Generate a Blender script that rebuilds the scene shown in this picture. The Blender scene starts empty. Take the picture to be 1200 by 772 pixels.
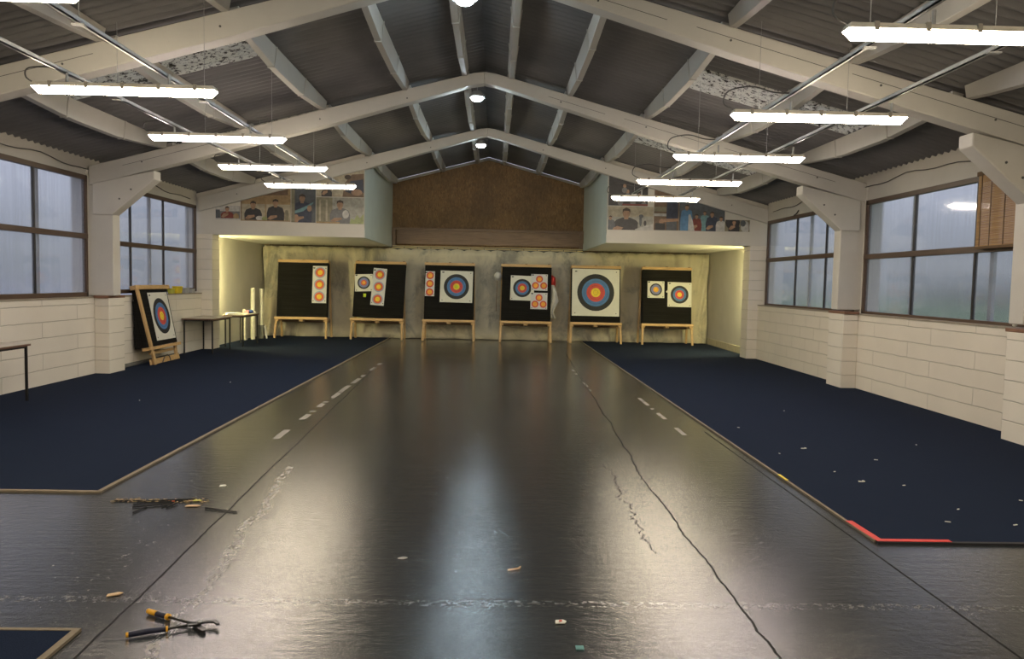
import bpy, math, random
from mathutils import Vector, Matrix
random.seed(7)
SC = bpy.context.scene
COL = SC.collection
R = math.radians

# ------------------------------------------------------------------ camera
F, ROLL = 900.0, 0.02
yaw = math.atan(21.1 / F)
pit = math.atan(55.6 * math.cos(yaw) / F)
fw = Vector((math.sin(yaw) * math.cos(pit), math.cos(yaw) * math.cos(pit), -math.sin(pit)))
rt = Vector((math.cos(yaw), -math.sin(yaw), 0))
up = rt.cross(fw)
rr = math.atan(ROLL)
rt2 = rt * math.cos(rr) + up * math.sin(rr)
up2 = -rt * math.sin(rr) + up * math.cos(rr)
cd = bpy.data.cameras.new('camera')
cd.sensor_width = 36; cd.lens = F / 1200 * 36; cd.clip_end = 300
cam = bpy.data.objects.new('camera', cd); COL.objects.link(cam)
M4 = Matrix.Identity(4)
for i in range(3):
    M4[i][0] = rt2[i]; M4[i][1] = up2[i]; M4[i][2] = -fw[i]
M4[0][3], M4[1][3], M4[2][3] = 0, 0, 1.58
cam.matrix_world = M4
SC.camera = cam

# ------------------------------------------------------------------ light levels
SC.view_settings.view_transform = 'Standard'
SC.view_settings.look = 'None'
SC.view_settings.gamma = 1
SC.view_settings.use_curve_mapping = False
SC.view_settings.exposure = 0.08
TUBE_POWER = 58.0
BAY_POWER = 240.0
RECESS_POWER = 290.0
SKY_POWER = 1.7

w = bpy.data.worlds.new('dusk_sky'); SC.world = w; w.use_nodes = True
nt = w.node_tree; N = nt.nodes; L = nt.links
for n in list(N): N.remove(n)
tc = N.new('ShaderNodeTexCoord')
mp = N.new('ShaderNodeMapping'); mp.inputs['Scale'].default_value = (2.2, 2.2, 16)
no = N.new('ShaderNodeTexNoise'); no.inputs['Scale'].default_value = 1.3; no.inputs['Detail'].default_value = 4
sx = N.new('ShaderNodeSeparateXYZ')
ad = N.new('ShaderNodeMath'); ad.operation = 'MULTIPLY_ADD'; ad.inputs[1].default_value = 0.10
cr = N.new('ShaderNodeValToRGB')
e = cr.color_ramp.elements
e[0].position = 0.0; e[0].color = (0.15, 0.165, 0.18, 1)
e[1].position = 1.0; e[1].color = (0.36, 0.38, 0.50, 1)
for p_, c_ in ((0.08, (0.20, 0.22, 0.25, 1)), (0.15, (0.36, 0.385, 0.46, 1)), (0.24, (0.54, 0.55, 0.66, 1))):
    k = e.new(p_); k.color = c_
bg = N.new('ShaderNodeBackground'); bg.inputs['Strength'].default_value = SKY_POWER
wo = N.new('ShaderNodeOutputWorld')
L.new(tc.outputs['Generated'], mp.inputs['Vector']); L.new(mp.outputs[0], no.inputs['Vector'])
L.new(tc.outputs['Generated'], sx.inputs[0]); L.new(no.outputs[0], ad.inputs[0]); L.new(sx.outputs['Z'], ad.inputs[2])
L.new(ad.outputs[0], cr.inputs[0]); L.new(cr.outputs[0], bg.inputs[0]); L.new(bg.outputs[0], wo.inputs[0])

# ------------------------------------------------------------------ materials
class NT:
    def __init__(s, name):
        s.m = bpy.data.materials.new(name); s.m.use_nodes = True
        s.t = s.m.node_tree; s.p = s.t.nodes['Principled BSDF']; s.out = s.t.nodes['Material Output']
    def n(s, kind, **kw):
        nd = s.t.nodes.new('ShaderNode' + kind)
        for k_, v_ in kw.items(): setattr(nd, k_, v_)
        return nd
    def l(s, a, b): s.t.links.new(a, b)
    def coord(s, scale=(1, 1, 1), rot=(0, 0, 0), world=True):
        if world: src = s.n('NewGeometry').outputs['Position']
        else: src = s.n('TexCoord').outputs['Object']
        m = s.n('Mapping'); m.inputs['Scale'].default_value = scale; m.inputs['Rotation'].default_value = rot
        s.l(src, m.inputs[0]); return m.outputs[0]
    def noise(s, vec, scale, detail=4, rough=0.55, dist=0):
        a = s.n('TexNoise'); a.inputs['Scale'].default_value = scale; a.inputs['Detail'].default_value = detail
        a.inputs['Roughness'].default_value = rough; a.inputs['Distortion'].default_value = dist
        s.l(vec, a.inputs['Vector']); return a.outputs[0]
    def ramp(s, f, stops):
        r = s.n('ValToRGB'); el = r.color_ramp.elements
        while len(el) > 1: el.remove(el[0])
        el[0].position = stops[0][0]; el[0].color = col4(stops[0][1])
        for p_, c_ in stops[1:]: el.new(p_).color = col4(c_)
        s.l(f, r.inputs[0]); return r.outputs[0]
    def math(s, op, a, b=None, c=None):
        m = s.n('Math', operation=op)
        for i_, v_ in enumerate((a, b, c)):
            if v_ is None: continue
            if isinstance(v_, (int, float)): m.inputs[i_].default_value = v_
            else: s.l(v_, m.inputs[i_])
        return m.outputs[0]
    def mix(s, f, a, b):
        m = s.n('Mix', data_type='RGBA')
        for i_, v_ in ((0, f), (6, a), (7, b)):
            if isinstance(v_, (int, float)): m.inputs[i_].default_value = v_
            elif isinstance(v_, tuple): m.inputs[i_].default_value = col4(v_)
            else: s.l(v_, m.inputs[i_])
        return m.outputs[2]
    def bump(s, h, strength, dist=0.01, prev=None):
        b = s.n('Bump'); b.inputs['Strength'].default_value = strength; b.inputs['Distance'].default_value = dist
        s.l(h, b.inputs['Height'])
        if prev is not None: s.l(prev, b.inputs['Normal'])
        s.l(b.outputs[0], s.p.inputs['Normal']); return b.outputs[0]
    def base(s, c):
        if isinstance(c, tuple): s.p.inputs['Base Color'].default_value = col4(c)
        else: s.l(c, s.p.inputs['Base Color'])
    def rough(s, v):
        if isinstance(v, (int, float)): s.p.inputs['Roughness'].default_value = v
        else: s.l(v, s.p.inputs['Roughness'])

def col4(c):
    if isinstance(c, (int, float)): return (c, c, c, 1)
    return (c[0], c[1], c[2], 1) if len(c) == 3 else c

def plain(name, c, rough=0.6, metal=0.0, var=0.12, scale=9, world=True):
    """one colour, lightly mottled"""
    t = NT(name)
    nz = t.noise(t.coord(world=world), scale, 5)
    lo = tuple(x * (1 - var) for x in c); hi = tuple(min(1, x * (1 + var)) for x in c)
    t.base(t.ramp(nz, [(0.3, lo), (0.7, hi)])); t.rough(rough); t.p.inputs['Metallic'].default_value = metal
    return t.m

MAT = {}
def painted(name, c, dirt=(0.30, 0.27, 0.22), amount=0.35, rough=0.55, bump=0.25):
    t = NT(name)
    v = t.coord()
    a = t.noise(v, 1.7, 6, 0.65); b = t.noise(v, 34, 4, 0.6)
    base = t.ramp(a, [(0.3, tuple(x * 0.90 for x in c)), (0.7, c)])
    spots = t.ramp(b, [(0.66, (0, 0, 0)), (0.76, (1, 1, 1))])
    f = t.math('MULTIPLY', spots, amount)
    t.base(t.mix(f, base, dirt)); t.rough(rough)
    t.bump(b, bump, 0.004)
    return t.m
MAT['concrete_white'] = painted('painted_concrete', (0.60, 0.575, 0.52), amount=0.25)
MAT['purlin_white'] = painted('painted_purlin', (0.50, 0.48, 0.44), amount=0.4)
MAT['lintel_white'] = painted('painted_lintel', (0.56, 0.53, 0.47), amount=0.45)

def block(name, c, w_, h_, offs, axis='Y', seam=0.5):
    t = NT(name)
    g = t.n('NewGeometry'); sp = t.n('SeparateXYZ'); t.l(g.outputs['Position'], sp.inputs[0])
    cb = t.n('CombineXYZ'); t.l(sp.outputs[axis], cb.inputs[0]); t.l(sp.outputs['Z'], cb.inputs[1])
    b = t.n('TexBrick'); b.inputs['Scale'].default_value = 1.0
    b.inputs['Mortar Size'].default_value = 0.008; b.inputs['Mortar Smooth'].default_value = 0.6
    b.inputs['Brick Width'].default_value = w_; b.inputs['Row Height'].default_value = h_
    b.offset = offs
    # wobble the courses a little
    nz = t.noise(t.coord(), 3.2, 3)
    wob = t.math('MULTIPLY_ADD', nz, 0.022, -0.011)
    vv = t.n('CombineXYZ'); t.l(wob, vv.inputs[0]); t.l(wob, vv.inputs[1])
    va = t.n('VectorMath', operation='ADD'); t.l(cb.outputs[0], va.inputs[0]); t.l(vv.outputs[0], va.inputs[1])
    t.l(va.outputs[0], b.inputs['Vector'])
    fac = b.outputs['Fac']
    nf = t.noise(t.coord(), 60, 4); nl = t.noise(t.coord(), 1.2, 5)
    base = t.ramp(nl, [(0.3, tuple(x * 0.9 for x in c)), (0.7, c)])
    f2 = t.math('MULTIPLY', fac, seam)
    t.base(t.mix(f2, base, tuple(x * 0.62 for x in c))); t.rough(0.5)
    inv = t.math('SUBTRACT', 1.0, fac)
    n1 = t.bump(inv, 0.9, 0.008)
    t.bump(nf, 0.35, 0.003, n1)
    return t.m
MAT['block_left'] = block('painted_blockwork_left', (0.76, 0.71, 0.62), 1.8, 0.222, 0.5, seam=0.55)
MAT['block_right'] = block('painted_blockwork_right', (0.78, 0.72, 0.61), 1.5, 0.215, 0.37, seam=0.5)
MAT['block_right_far'] = block('painted_blockwork_right_far', (0.76, 0.70, 0.59), 0.62, 0.215, 0.4, seam=0.5)
MAT['block_pier'] = block('painted_blockwork_pier', (0.78, 0.73, 0.63), 3.0, 0.215, 0.1, seam=0.5)
MAT['block_back'] = block('painted_blockwork_back', (0.60, 0.56, 0.47), 0.45, 0.225, 0.5, axis='X', seam=0.4)
MAT['plaster'] = painted('painted_panel', (0.66, 0.63, 0.56), amount=0.08, bump=0.1)
MAT['fascia_blue'] = painted('painted_board_pale', (0.56, 0.60, 0.55), amount=0.1, bump=0.08)

t = NT('corrugated_roof')
a = t.noise(t.coord((1, 1, 1)), 0.9, 5); b = t.noise(t.coord((0.7, 9, 1)), 2.0, 5, 0.7)
c1 = t.ramp(a, [(0.3, (0.148, 0.144, 0.144)), (0.7, (0.215, 0.208, 0.205))])
s1 = t.ramp(b, [(0.62, (0, 0, 0)), (0.80, (1, 1, 1))])
t.base(t.mix(t.math('MULTIPLY', s1, 0.35), c1, (0.20, 0.185, 0.175))); t.rough(0.75)
MAT['roof'] = t.m

t = NT('translucent_roof_sheet')
a = t.noise(t.coord((1.0, 2.2, 1.0)), 16, 4, 0.75); b = t.noise(t.coord(), 3, 4)
t.base(t.mix(t.ramp(a, [(0.52, (0, 0, 0)), (0.59, (1, 1, 1))]), t.ramp(b, [(.3, (0.78, 0.78, 0.70)), (.7, (0.88, 0.88, 0.82))]), (0.06, 0.055, 0.045)))
t.rough(0.5)
tl = t.n('BsdfTranslucent'); t.l(t.p.inputs['Base Color'].links[0].from_socket, tl.inputs[0])
mx = t.n('MixShader'); mx.inputs[0].default_value = 0.4; t.l(t.p.outputs[0], mx.inputs[1]); t.l(tl.outputs[0], mx.inputs[2]); t.l(mx.outputs[0], t.out.inputs[0])
MAT['rooflight'] = t.m

def wood(name, c, axis='X', rough=0.5, world=False):
    t = NT(name)
    sc = {'X': (1.2, 14, 14), 'Y': (14, 1.2, 14), 'Z': (14, 14, 1.2)}[axis]
    a = t.noise(t.coord(sc, world=world), 2.2, 5, 0.6, 0.6)
    t.base(t.ramp(a, [(0.3, tuple(x * 0.72 for x in c)), (0.5, c), (0.75, tuple(min(1, x * 1.15) for x in c))]))
    t.rough(rough); t.bump(a, 0.15, 0.002)
    return t.m
MAT['pine'] = wood('pine', (0.56, 0.36, 0.16))
MAT['pine_leg'] = wood('pine_upright', (0.54, 0.35, 0.16), 'Z')
MAT['pine_dark'] = wood('old_timber_board', (0.20, 0.125, 0.070), world=True)
MAT['batten'] = wood('yellow_batten', (0.62, 0.50, 0.26), world=True)
MAT['frame_brown'] = wood('window_frame_brown', (0.085, 0.052, 0.034), 'Y', 0.45, True)
MAT['steel_dark'] = plain('dark_steel_bar', (0.05, 0.05, 0.052), 0.4, 0.5)
MAT['pole_light'] = plain('galvanised_post', (0.42, 0.44, 0.46), 0.5)
MAT['tile_cap'] = plain('brown_quarry_tile', (0.20, 0.10, 0.06), 0.5)
MAT['ledge'] = plain('grey_ledge', (0.30, 0.26, 0.20), 0.7)
MAT['skirting'] = plain('yellowed_skirting', (0.55, 0.50, 0.36), 0.6)

t = NT('oriented_strand_board')
vo = t.n('TexVoronoi'); vo.inputs['Scale'].default_value = 1.0
t.l(t.coord((26, 26, 11), (0, 0.5, 0)), vo.inputs['Vector'])
a = t.noise(t.coord((18, 18, 7)), 1.4, 5, 0.7, 1.0); big = t.noise(t.coord(), 0.9, 4)
c1 = t.ramp(a, [(0.3, (0.10, 0.052, 0.018)), (0.52, (0.24, 0.13, 0.048)), (0.72, (0.42, 0.25, 0.10))])
hs = t.n('SeparateColor'); t.l(vo.outputs['Color'], hs.inputs[0])
c2 = t.mix(t.math('MULTIPLY', hs.outputs[0], 0.45), c1, (0.28, 0.175, 0.08))
t.base(t.mix(t.ramp(big, [(0.35, (0.45, 0.45, 0.45)), (0.6, (0, 0, 0))]), c2, (0.085, 0.055, 0.03))); t.rough(0.7)
MAT['osb'] = t.m

# floor: grey gloss paint on old concrete
t = NT('grey_floor_paint')
g = t.n('NewGeometry'); sp = t.n('SeparateXYZ'); t.l(g.outputs['Position'], sp.inputs[0])
X, Y = sp.outputs['X'], sp.outputs['Y']
big = t.noise(t.coord(), 0.55, 5, 0.6)
mid = t.noise(t.coord((0.30, 2.0, 1)), 5.0, 5, 0.65)
fine = t.noise(t.coord((1.0, 1.8, 1)), 42, 5, 0.7)
trow = t.noise(t.coord((0.35, 5.5, 1), (0, 0, 0.03)), 3.2, 5, 0.65, 0.6)
basec = t.ramp(big, [(0.3, (0.028, 0.031, 0.035)), (0.7, (0.040, 0.043, 0.046))])
wobn = t.noise(t.coord((0.15, 1, 1)), 0.9, 5, 0.7)
def band(xc, half, wob_amt, vec=X, nz=wobn):
    d = t.math('SUBTRACT', vec, xc)
    d = t.math('MULTIPLY_ADD', nz, -wob_amt, t.math('ADD', d, wob_amt * 0.5))
    return t.math('LESS_THAN', t.math('ABSOLUTE', d), half)
def span(v, lo, hi):
    return t.math('MULTIPLY', t.math('GREATER_THAN', v, lo), t.math('LESS_THAN', v, hi))
# cracks and joints
# right crack drifts outwards with distance
xr = t.math('SUBTRACT', X, t.math('MULTIPLY_ADD', t.math('MAXIMUM', t.math('SUBTRACT', Y, 6.0), 0.0), 0.034, 1.24))
cr1 = t.math('MULTIPLY', band(0.0, 0.006, 0.16, xr), t.math('LESS_THAN', Y, 17))
xl = t.math('ADD', X, t.math('MULTIPLY_ADD', t.math('MAXIMUM', t.math('SUBTRACT', Y, 3.0), 0.0), 0.04, 1.69))
cr2 = t.math('MULTIPLY', band(0.0, 0.006, 0.05, xl), t.math('LESS_THAN', Y, 14))
cr3 = t.math('MULTIPLY', band(2.305, 0.007, 0.01), t.math('LESS_THAN', Y, 8.2))
cracks = t.math('MAXIMUM', t.math('MAXIMUM', cr1, cr2), cr3)
# worn paler marks
w1 = t.math('MULTIPLY', band(3.69, 0.035, 0.05, Y, t.noise(t.coord(), 0.8, 3)), t.math('GREATER_THAN', t.noise(t.coord((1, 1, 1)), 24, 5, 0.8), 0.545))
w2 = t.math('MULTIPLY', t.math('MULTIPLY', band(-2.13, 0.035, 0.06), span(Y, 7.5, 14.5)), t.math('GREATER_THAN', t.noise(t.coord((0.4, 1.0, 1)), 1.8, 3), 0.49))
xs = t.math('MULTIPLY_ADD', Y, 0.085, X)   # slanted streak in the near left
w3 = t.math('MULTIPLY', t.math('MULTIPLY', band(-1.12, 0.030, 0.25, xs), span(Y, 2.0, 6.4)), t.math('GREATER_THAN', t.noise(t.coord((3, 1.2, 1)), 9, 4, 0.7), 0.52))
w4 = t.math('MULTIPLY', t.math('MULTIPLY', band(2.04, 0.025, 0.02), span(Y, 8.0, 10.6)), t.math('GREATER_THAN', t.noise(t.coord((1, 1, 1)), 2.2, 3), 0.50))
w5 = t.math('MULTIPLY', t.math('MULTIPLY', band(-2.1, 0.30, 0.4), span(Y, 3.0, 7.0)), t.math('GREATER_THAN', t.noise(t.coord((1, 0.7, 1), (0, 0, 0.7)), 17, 6, 0.8), 0.63))
w6 = t.math('MULTIPLY', t.math('MULTIPLY', band(1.45, 0.02, 0.02), span(Y, 11.0, 14.0)), t.math('GREATER_THAN', t.noise(t.coord((1, 1, 1)), 2.6, 3), 0.52))
specks = t.math('GREATER_THAN', t.noise(t.coord(), 28, 3, 0.8), 0.755)
w7 = t.math('MULTIPLY', band(0.98, 0.004, 0.35, X, t.noise(t.coord((0.3, 1, 1)), 2.2, 5, 0.75)), span(Y, 4.4, 6.6))
cracks = t.math('MAXIMUM', cracks, w7)
w1 = t.math('MULTIPLY', w1, 0.35)
w3 = t.math('MULTIPLY', w3, 0.5)
worn = t.math('MAXIMUM', t.math('MAXIMUM', w1, w2), t.math('MAXIMUM', w3, t.math('MAXIMUM', w4, t.math('MAXIMUM', t.math('MAXIMUM', w5, w6), specks))))
cA = t.mix(t.math('MULTIPLY', worn, 0.7), basec, (0.30, 0.27, 0.22))
cB = t.mix(t.math('MULTIPLY', cracks, 0.9), cA, (0.012, 0.012, 0.012))
t.base(cB)
rg = t.math('MULTIPLY_ADD', mid, 0.08, 0.075)
rg = t.math('MULTIPLY_ADD', t.math('MAXIMUM', cracks, worn), 0.4, rg)
t.rough(t.math('MULTIPLY_ADD', big, 0.05, rg))
t.l(t.math('MULTIPLY_ADD', cracks, -0.85, 0.9), t.p.inputs['Specular IOR Level'])
n1 = t.bump(trow, 0.5, 0.0032)
n2 = t.bump(mid, 0.4, 0.002, n1)
n3 = t.bump(fine, 0.8, 0.0011, n2)
n4 = t.bump(t.noise(t.coord((0.8, 1.25, 1)), 21, 5, 0.6), 0.7, 0.0030, n3)
t.bump(cracks, 0.6, -0.004, n4)
MAT['floor'] = t.m

t = NT('navy_carpet')
a = t.noise(t.coord(), 160, 3, 0.8); b = t.noise(t.coord((1, 1.5, 1)), 2.0, 5, 0.7)
c1 = t.ramp(a, [(0.3, (0.005, 0.009, 0.022)), (0.7, (0.014, 0.023, 0.050))])
t.base(t.mix(t.ramp(b, [(0.4, (0, 0, 0)), (0.75, (0.5, 0.5, 0.5))]), c1, (0.012, 0.020, 0.040)))
t.rough(1.0); t.p.inputs['Specular IOR Level'].default_value = 0.1
t.bump(a, 0.8, 0.004)
MAT['carpet'] = t.m
MAT['carpet_edge'] = plain('worn_carpet_edge', (0.20, 0.16, 0.11), 0.8, scale=30)
MAT['carpet_edge_dark'] = plain('dark_carpet_edge', (0.02, 0.02, 0.025), 0.9)

t = NT('window_film')
v = t.coord((1, 30, 0.9))
st = t.noise(v, 1.0, 4, 0.6); bl = t.noise(t.coord((1, 1.2, 1.2)), 1.3, 4)
tr = t.n('BsdfRefraction'); tr.inputs[0].default_value = (0.92, 0.94, 0.97, 1); tr.inputs['Roughness'].default_value = 0.16; tr.inputs['IOR'].default_value = 1.4
df = t.n('BsdfTranslucent'); df.inputs[0].default_value = (0.72, 0.74, 0.78, 1)
d2 = t.n('BsdfDiffuse'); d2.inputs[0].default_value = (0.62, 0.64, 0.68, 1)
gl = t.n('BsdfGlossy'); gl.inputs['Roughness'].default_value = 0.07; gl.inputs[0].default_value = (0.9, 0.92, 1, 1)
m1 = t.n('MixShader'); m1.inputs[0].default_value = 0.5; t.l(df.outputs[0], m1.inputs[1]); t.l(d2.outputs[0], m1.inputs[2])
m2 = t.n('MixShader'); t.l(t.math('MULTIPLY_ADD', st, 0.25, 0.08), m2.inputs[0]); t.l(tr.outputs[0], m2.inputs[1]); t.l(m1.outputs[0], m2.inputs[2])
fr = t.n('LayerWeight'); fr.inputs[0].default_value = 0.5
m3 = t.n('MixShader'); t.l(t.math('MULTIPLY_ADD', t.math('POWER', fr.outputs['Facing'], 4.0), 0.8, 0.06), m3.inputs[0]); t.l(m2.outputs[0], m3.inputs[1]); t.l(gl.outputs[0], m3.inputs[2])
bm = t.n('Bump'); bm.inputs['Strength'].default_value = 0.12; bm.inputs['Distance'].default_value = 0.02; t.l(bl, bm.inputs['Height']); t.l(bm.outputs[0], gl.inputs['Normal'])
t.l(m3.outputs[0], t.out.inputs['Surface'])
MAT['glass'] = t.m

t = NT('foam_layers')
a = t.noise(t.coord((1.0, 1.0, 34), world=False), 1.6, 4, 0.6)
t.base(t.ramp(a, [(0.35, (0.0045, 0.0042, 0.004)), (0.7, (0.013, 0.012, 0.011))])); t.rough(0.9)
t.p.inputs['Specular IOR Level'].default_value = 0.2; t.bump(a, 0.3, 0.003)
MAT['foam'] = t.m

t = NT('backstop_netting')
v = t.coord((1, 1, 0.7)); a = t.noise(v, 1.6, 6, 0.7, 0.5); b = t.noise(t.coord(), 220, 2)
t.base(t.ramp(a, [(0.34, (0.30, 0.285, 0.24)), (0.50, (0.58, 0.53, 0.40)), (0.75, (0.68, 0.62, 0.46))])); t.rough(0.95)
t.bump(b, 0.3, 0.002)
MAT['net'] = t.m

def emis(name, c, s):
    t = NT(name)
    em = t.n('Emission'); em.inputs[0].default_value = col4(c); em.inputs[1].default_value = s
    t.l(em.outputs[0], t.out.inputs[0]); return t.m
MAT['tube_warm'] = emis('tube_glow_warm', (1.0, 0.85, 0.64), TUBE_POWER)
MAT['tube_pink'] = emis('tube_glow_pinkish', (1.0, 0.84, 0.80), TUBE_POWER)
MAT['bay_glow'] = emis('cool_led_glow', (0.72, 0.90, 1.0), BAY_POWER)
MAT['recess_glow'] = emis('yellow_tube_glow', (1.0, 0.90, 0.42), RECESS_POWER)

MAT['fitting'] = plain('fitting_cream_plastic', (0.62, 0.58, 0.50), 0.5)
MAT['clip'] = plain('fitting_clip', (0.30, 0.27, 0.23), 0.5)
MAT['galv'] = plain('galvanised_steel', (0.36, 0.36, 0.355), 0.45, 0.5)
MAT['cable'] = plain('grey_cable', (0.09, 0.088, 0.085), 0.6)
MAT['bay_housing'] = plain('bay_lamp_housing', (0.35, 0.36, 0.37), 0.4, 0.4)
MAT['paper'] = plain('white_paper', (0.70, 0.69, 0.62), 0.7, var=0.03)
MAT['paper_cool'] = plain('cool_white_paper', (0.62, 0.62, 0.64), 0.7, var=0.03)
MAT['ring_black'] = plain('ring_black', (0.020, 0.020, 0.022), 0.7)
MAT['ring_blue'] = plain('ring_blue', (0.075, 0.19, 0.42), 0.7)
MAT['ring_blue_faded'] = plain('ring_blue_faded', (0.20, 0.22, 0.42), 0.7)
MAT['ring_blue_pale'] = plain('ring_blue_pale', (0.30, 0.36, 0.52), 0.7)
MAT['ring_red'] = plain('ring_red', (0.62, 0.085, 0.065), 0.7)
MAT['ring_red_warm'] = plain('ring_red_warm', (0.68, 0.13, 0.06), 0.7)
MAT['ring_gold'] = plain('ring_gold', (0.82, 0.60, 0.045), 0.7)
MAT['ring_orange'] = plain('ring_orange', (0.85, 0.40, 0.05), 0.7)
MAT['ring_lime'] = plain('ring_lime', (0.55, 0.68, 0.03), 0.7)
MAT['ink'] = plain('black_ink', (0.02, 0.02, 0.02), 0.7)
MAT['table_top'] = plain('pale_laminate', (0.52, 0.48, 0.41), 0.45)
MAT['table_edge'] = plain('brown_table_edge', (0.13, 0.07, 0.045), 0.5)
MAT['black_metal'] = plain('black_steel_tube', (0.012, 0.012, 0.013), 0.45)
MAT['red_tape'] = plain('red_tape', (0.62, 0.045, 0.035), 0.5, scale=25)
MAT['yellow'] = plain('yellow_plastic', (0.75, 0.58, 0.03), 0.45)
MAT['amber'] = plain('amber_grip', (0.72, 0.37, 0.02), 0.45)
MAT['navy_grip'] = plain('navy_grip', (0.010, 0.012, 0.035), 0.5)
MAT['gunmetal'] = plain('gunmetal', (0.035, 0.034, 0.034), 0.35, 0.6)
MAT['red_cloth'] = plain('red_cloth', (0.40, 0.03, 0.03), 0.8)
MAT['white_cloth'] = plain('white_cloth', (0.55, 0.54, 0.52), 0.8)
MAT['white_foam'] = plain('white_foam', (0.66, 0.63, 0.53), 0.7)
MAT['grey_dark'] = plain('dark_grey_base', (0.12, 0.12, 0.11), 0.7)
MAT['green_field'] = plain('grass_field', (0.12, 0.25, 0.09), 0.9, var=0.3, scale=1.2)
MAT['tarmac'] = plain('wet_yard', (0.26, 0.28, 0.31), 0.5, var=0.2, scale=1)
MAT['hedge'] = plain('dark_hedge', (0.05, 0.065, 0.06), 0.95, var=0.4, scale=3)
MAT['shed_wall'] = plain('grey_shed_cladding', (0.20, 0.22, 0.26), 0.8)
MAT['clear_plastic'] = plain('cloudy_plastic', (0.36, 0.37, 0.37), 0.3)
MAT['blue_plastic'] = plain('blue_plastic', (0.06, 0.13, 0.42), 0.5)
MAT['pink'] = plain('pink_plastic', (0.60, 0.20, 0.20), 0.5)
MAT['teal'] = plain('teal_chip', (0.10, 0.26, 0.25), 0.6)
MAT['shaft'] = plain('carbon_shaft', (0.008, 0.008, 0.008), 0.8)
MAT['straw'] = plain('straw_debris', (0.30, 0.22, 0.11), 0.9, var=0.5, scale=60)
MAT['fletch_orange'] = plain('orange_vane', (0.75, 0.13, 0.03), 0.6)
MAT['fletch_yellow'] = plain('lime_vane', (0.55, 0.55, 0.08), 0.6)
MAT['fletch_peach'] = plain('peach_feather', (0.62, 0.42, 0.24), 0.7)

t = NT('bamboo_slats')
a = t.noise(t.coord((1, 2, 60)), 1.0, 3, 0.6); b = t.noise(t.coord((1, 3, 3)), 1, 3)
t.base(t.mix(t.math('MULTIPLY', b, 0.5), t.ramp(a, [(0.3, (0.22, 0.11, 0.03)), (0.6, (0.42, 0.24, 0.08)), (0.8, (0.52, 0.33, 0.13))]), (0.33, 0.18, 0.055)))
t.rough(0.6); t.bump(a, 0.5, 0.004)
MAT['bamboo'] = t.m
MAT['cord'] = plain('blind_cord', (0.14, 0.085, 0.04), 0.8)

PH = {}
def ph(name, c): PH[name] = plain('print_' + name, c, 0.5, var=0.22, scale=14)
for n_, c_ in dict(cream=(.42, .37, .27), wall=(.36, .35, .30), dark=(.045, .043, .045), navy=(.045, .055, .085), skin=(.36, .22, .14), hair=(.06, .042, .032),
                   maroon=(.19, .045, .035), grey=(.17, .17, .17), white=(.50, .49, .46), blue=(.10, .22, .38), brown=(.17, .11, .07), green=(.30, .34, .15),
                   teal=(.16, .30, .32), olive=(.24, .22, .15), wood=(.36, .25, .13), slate=(.10, .11, .12)).items(): ph(n_, c_)

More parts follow.
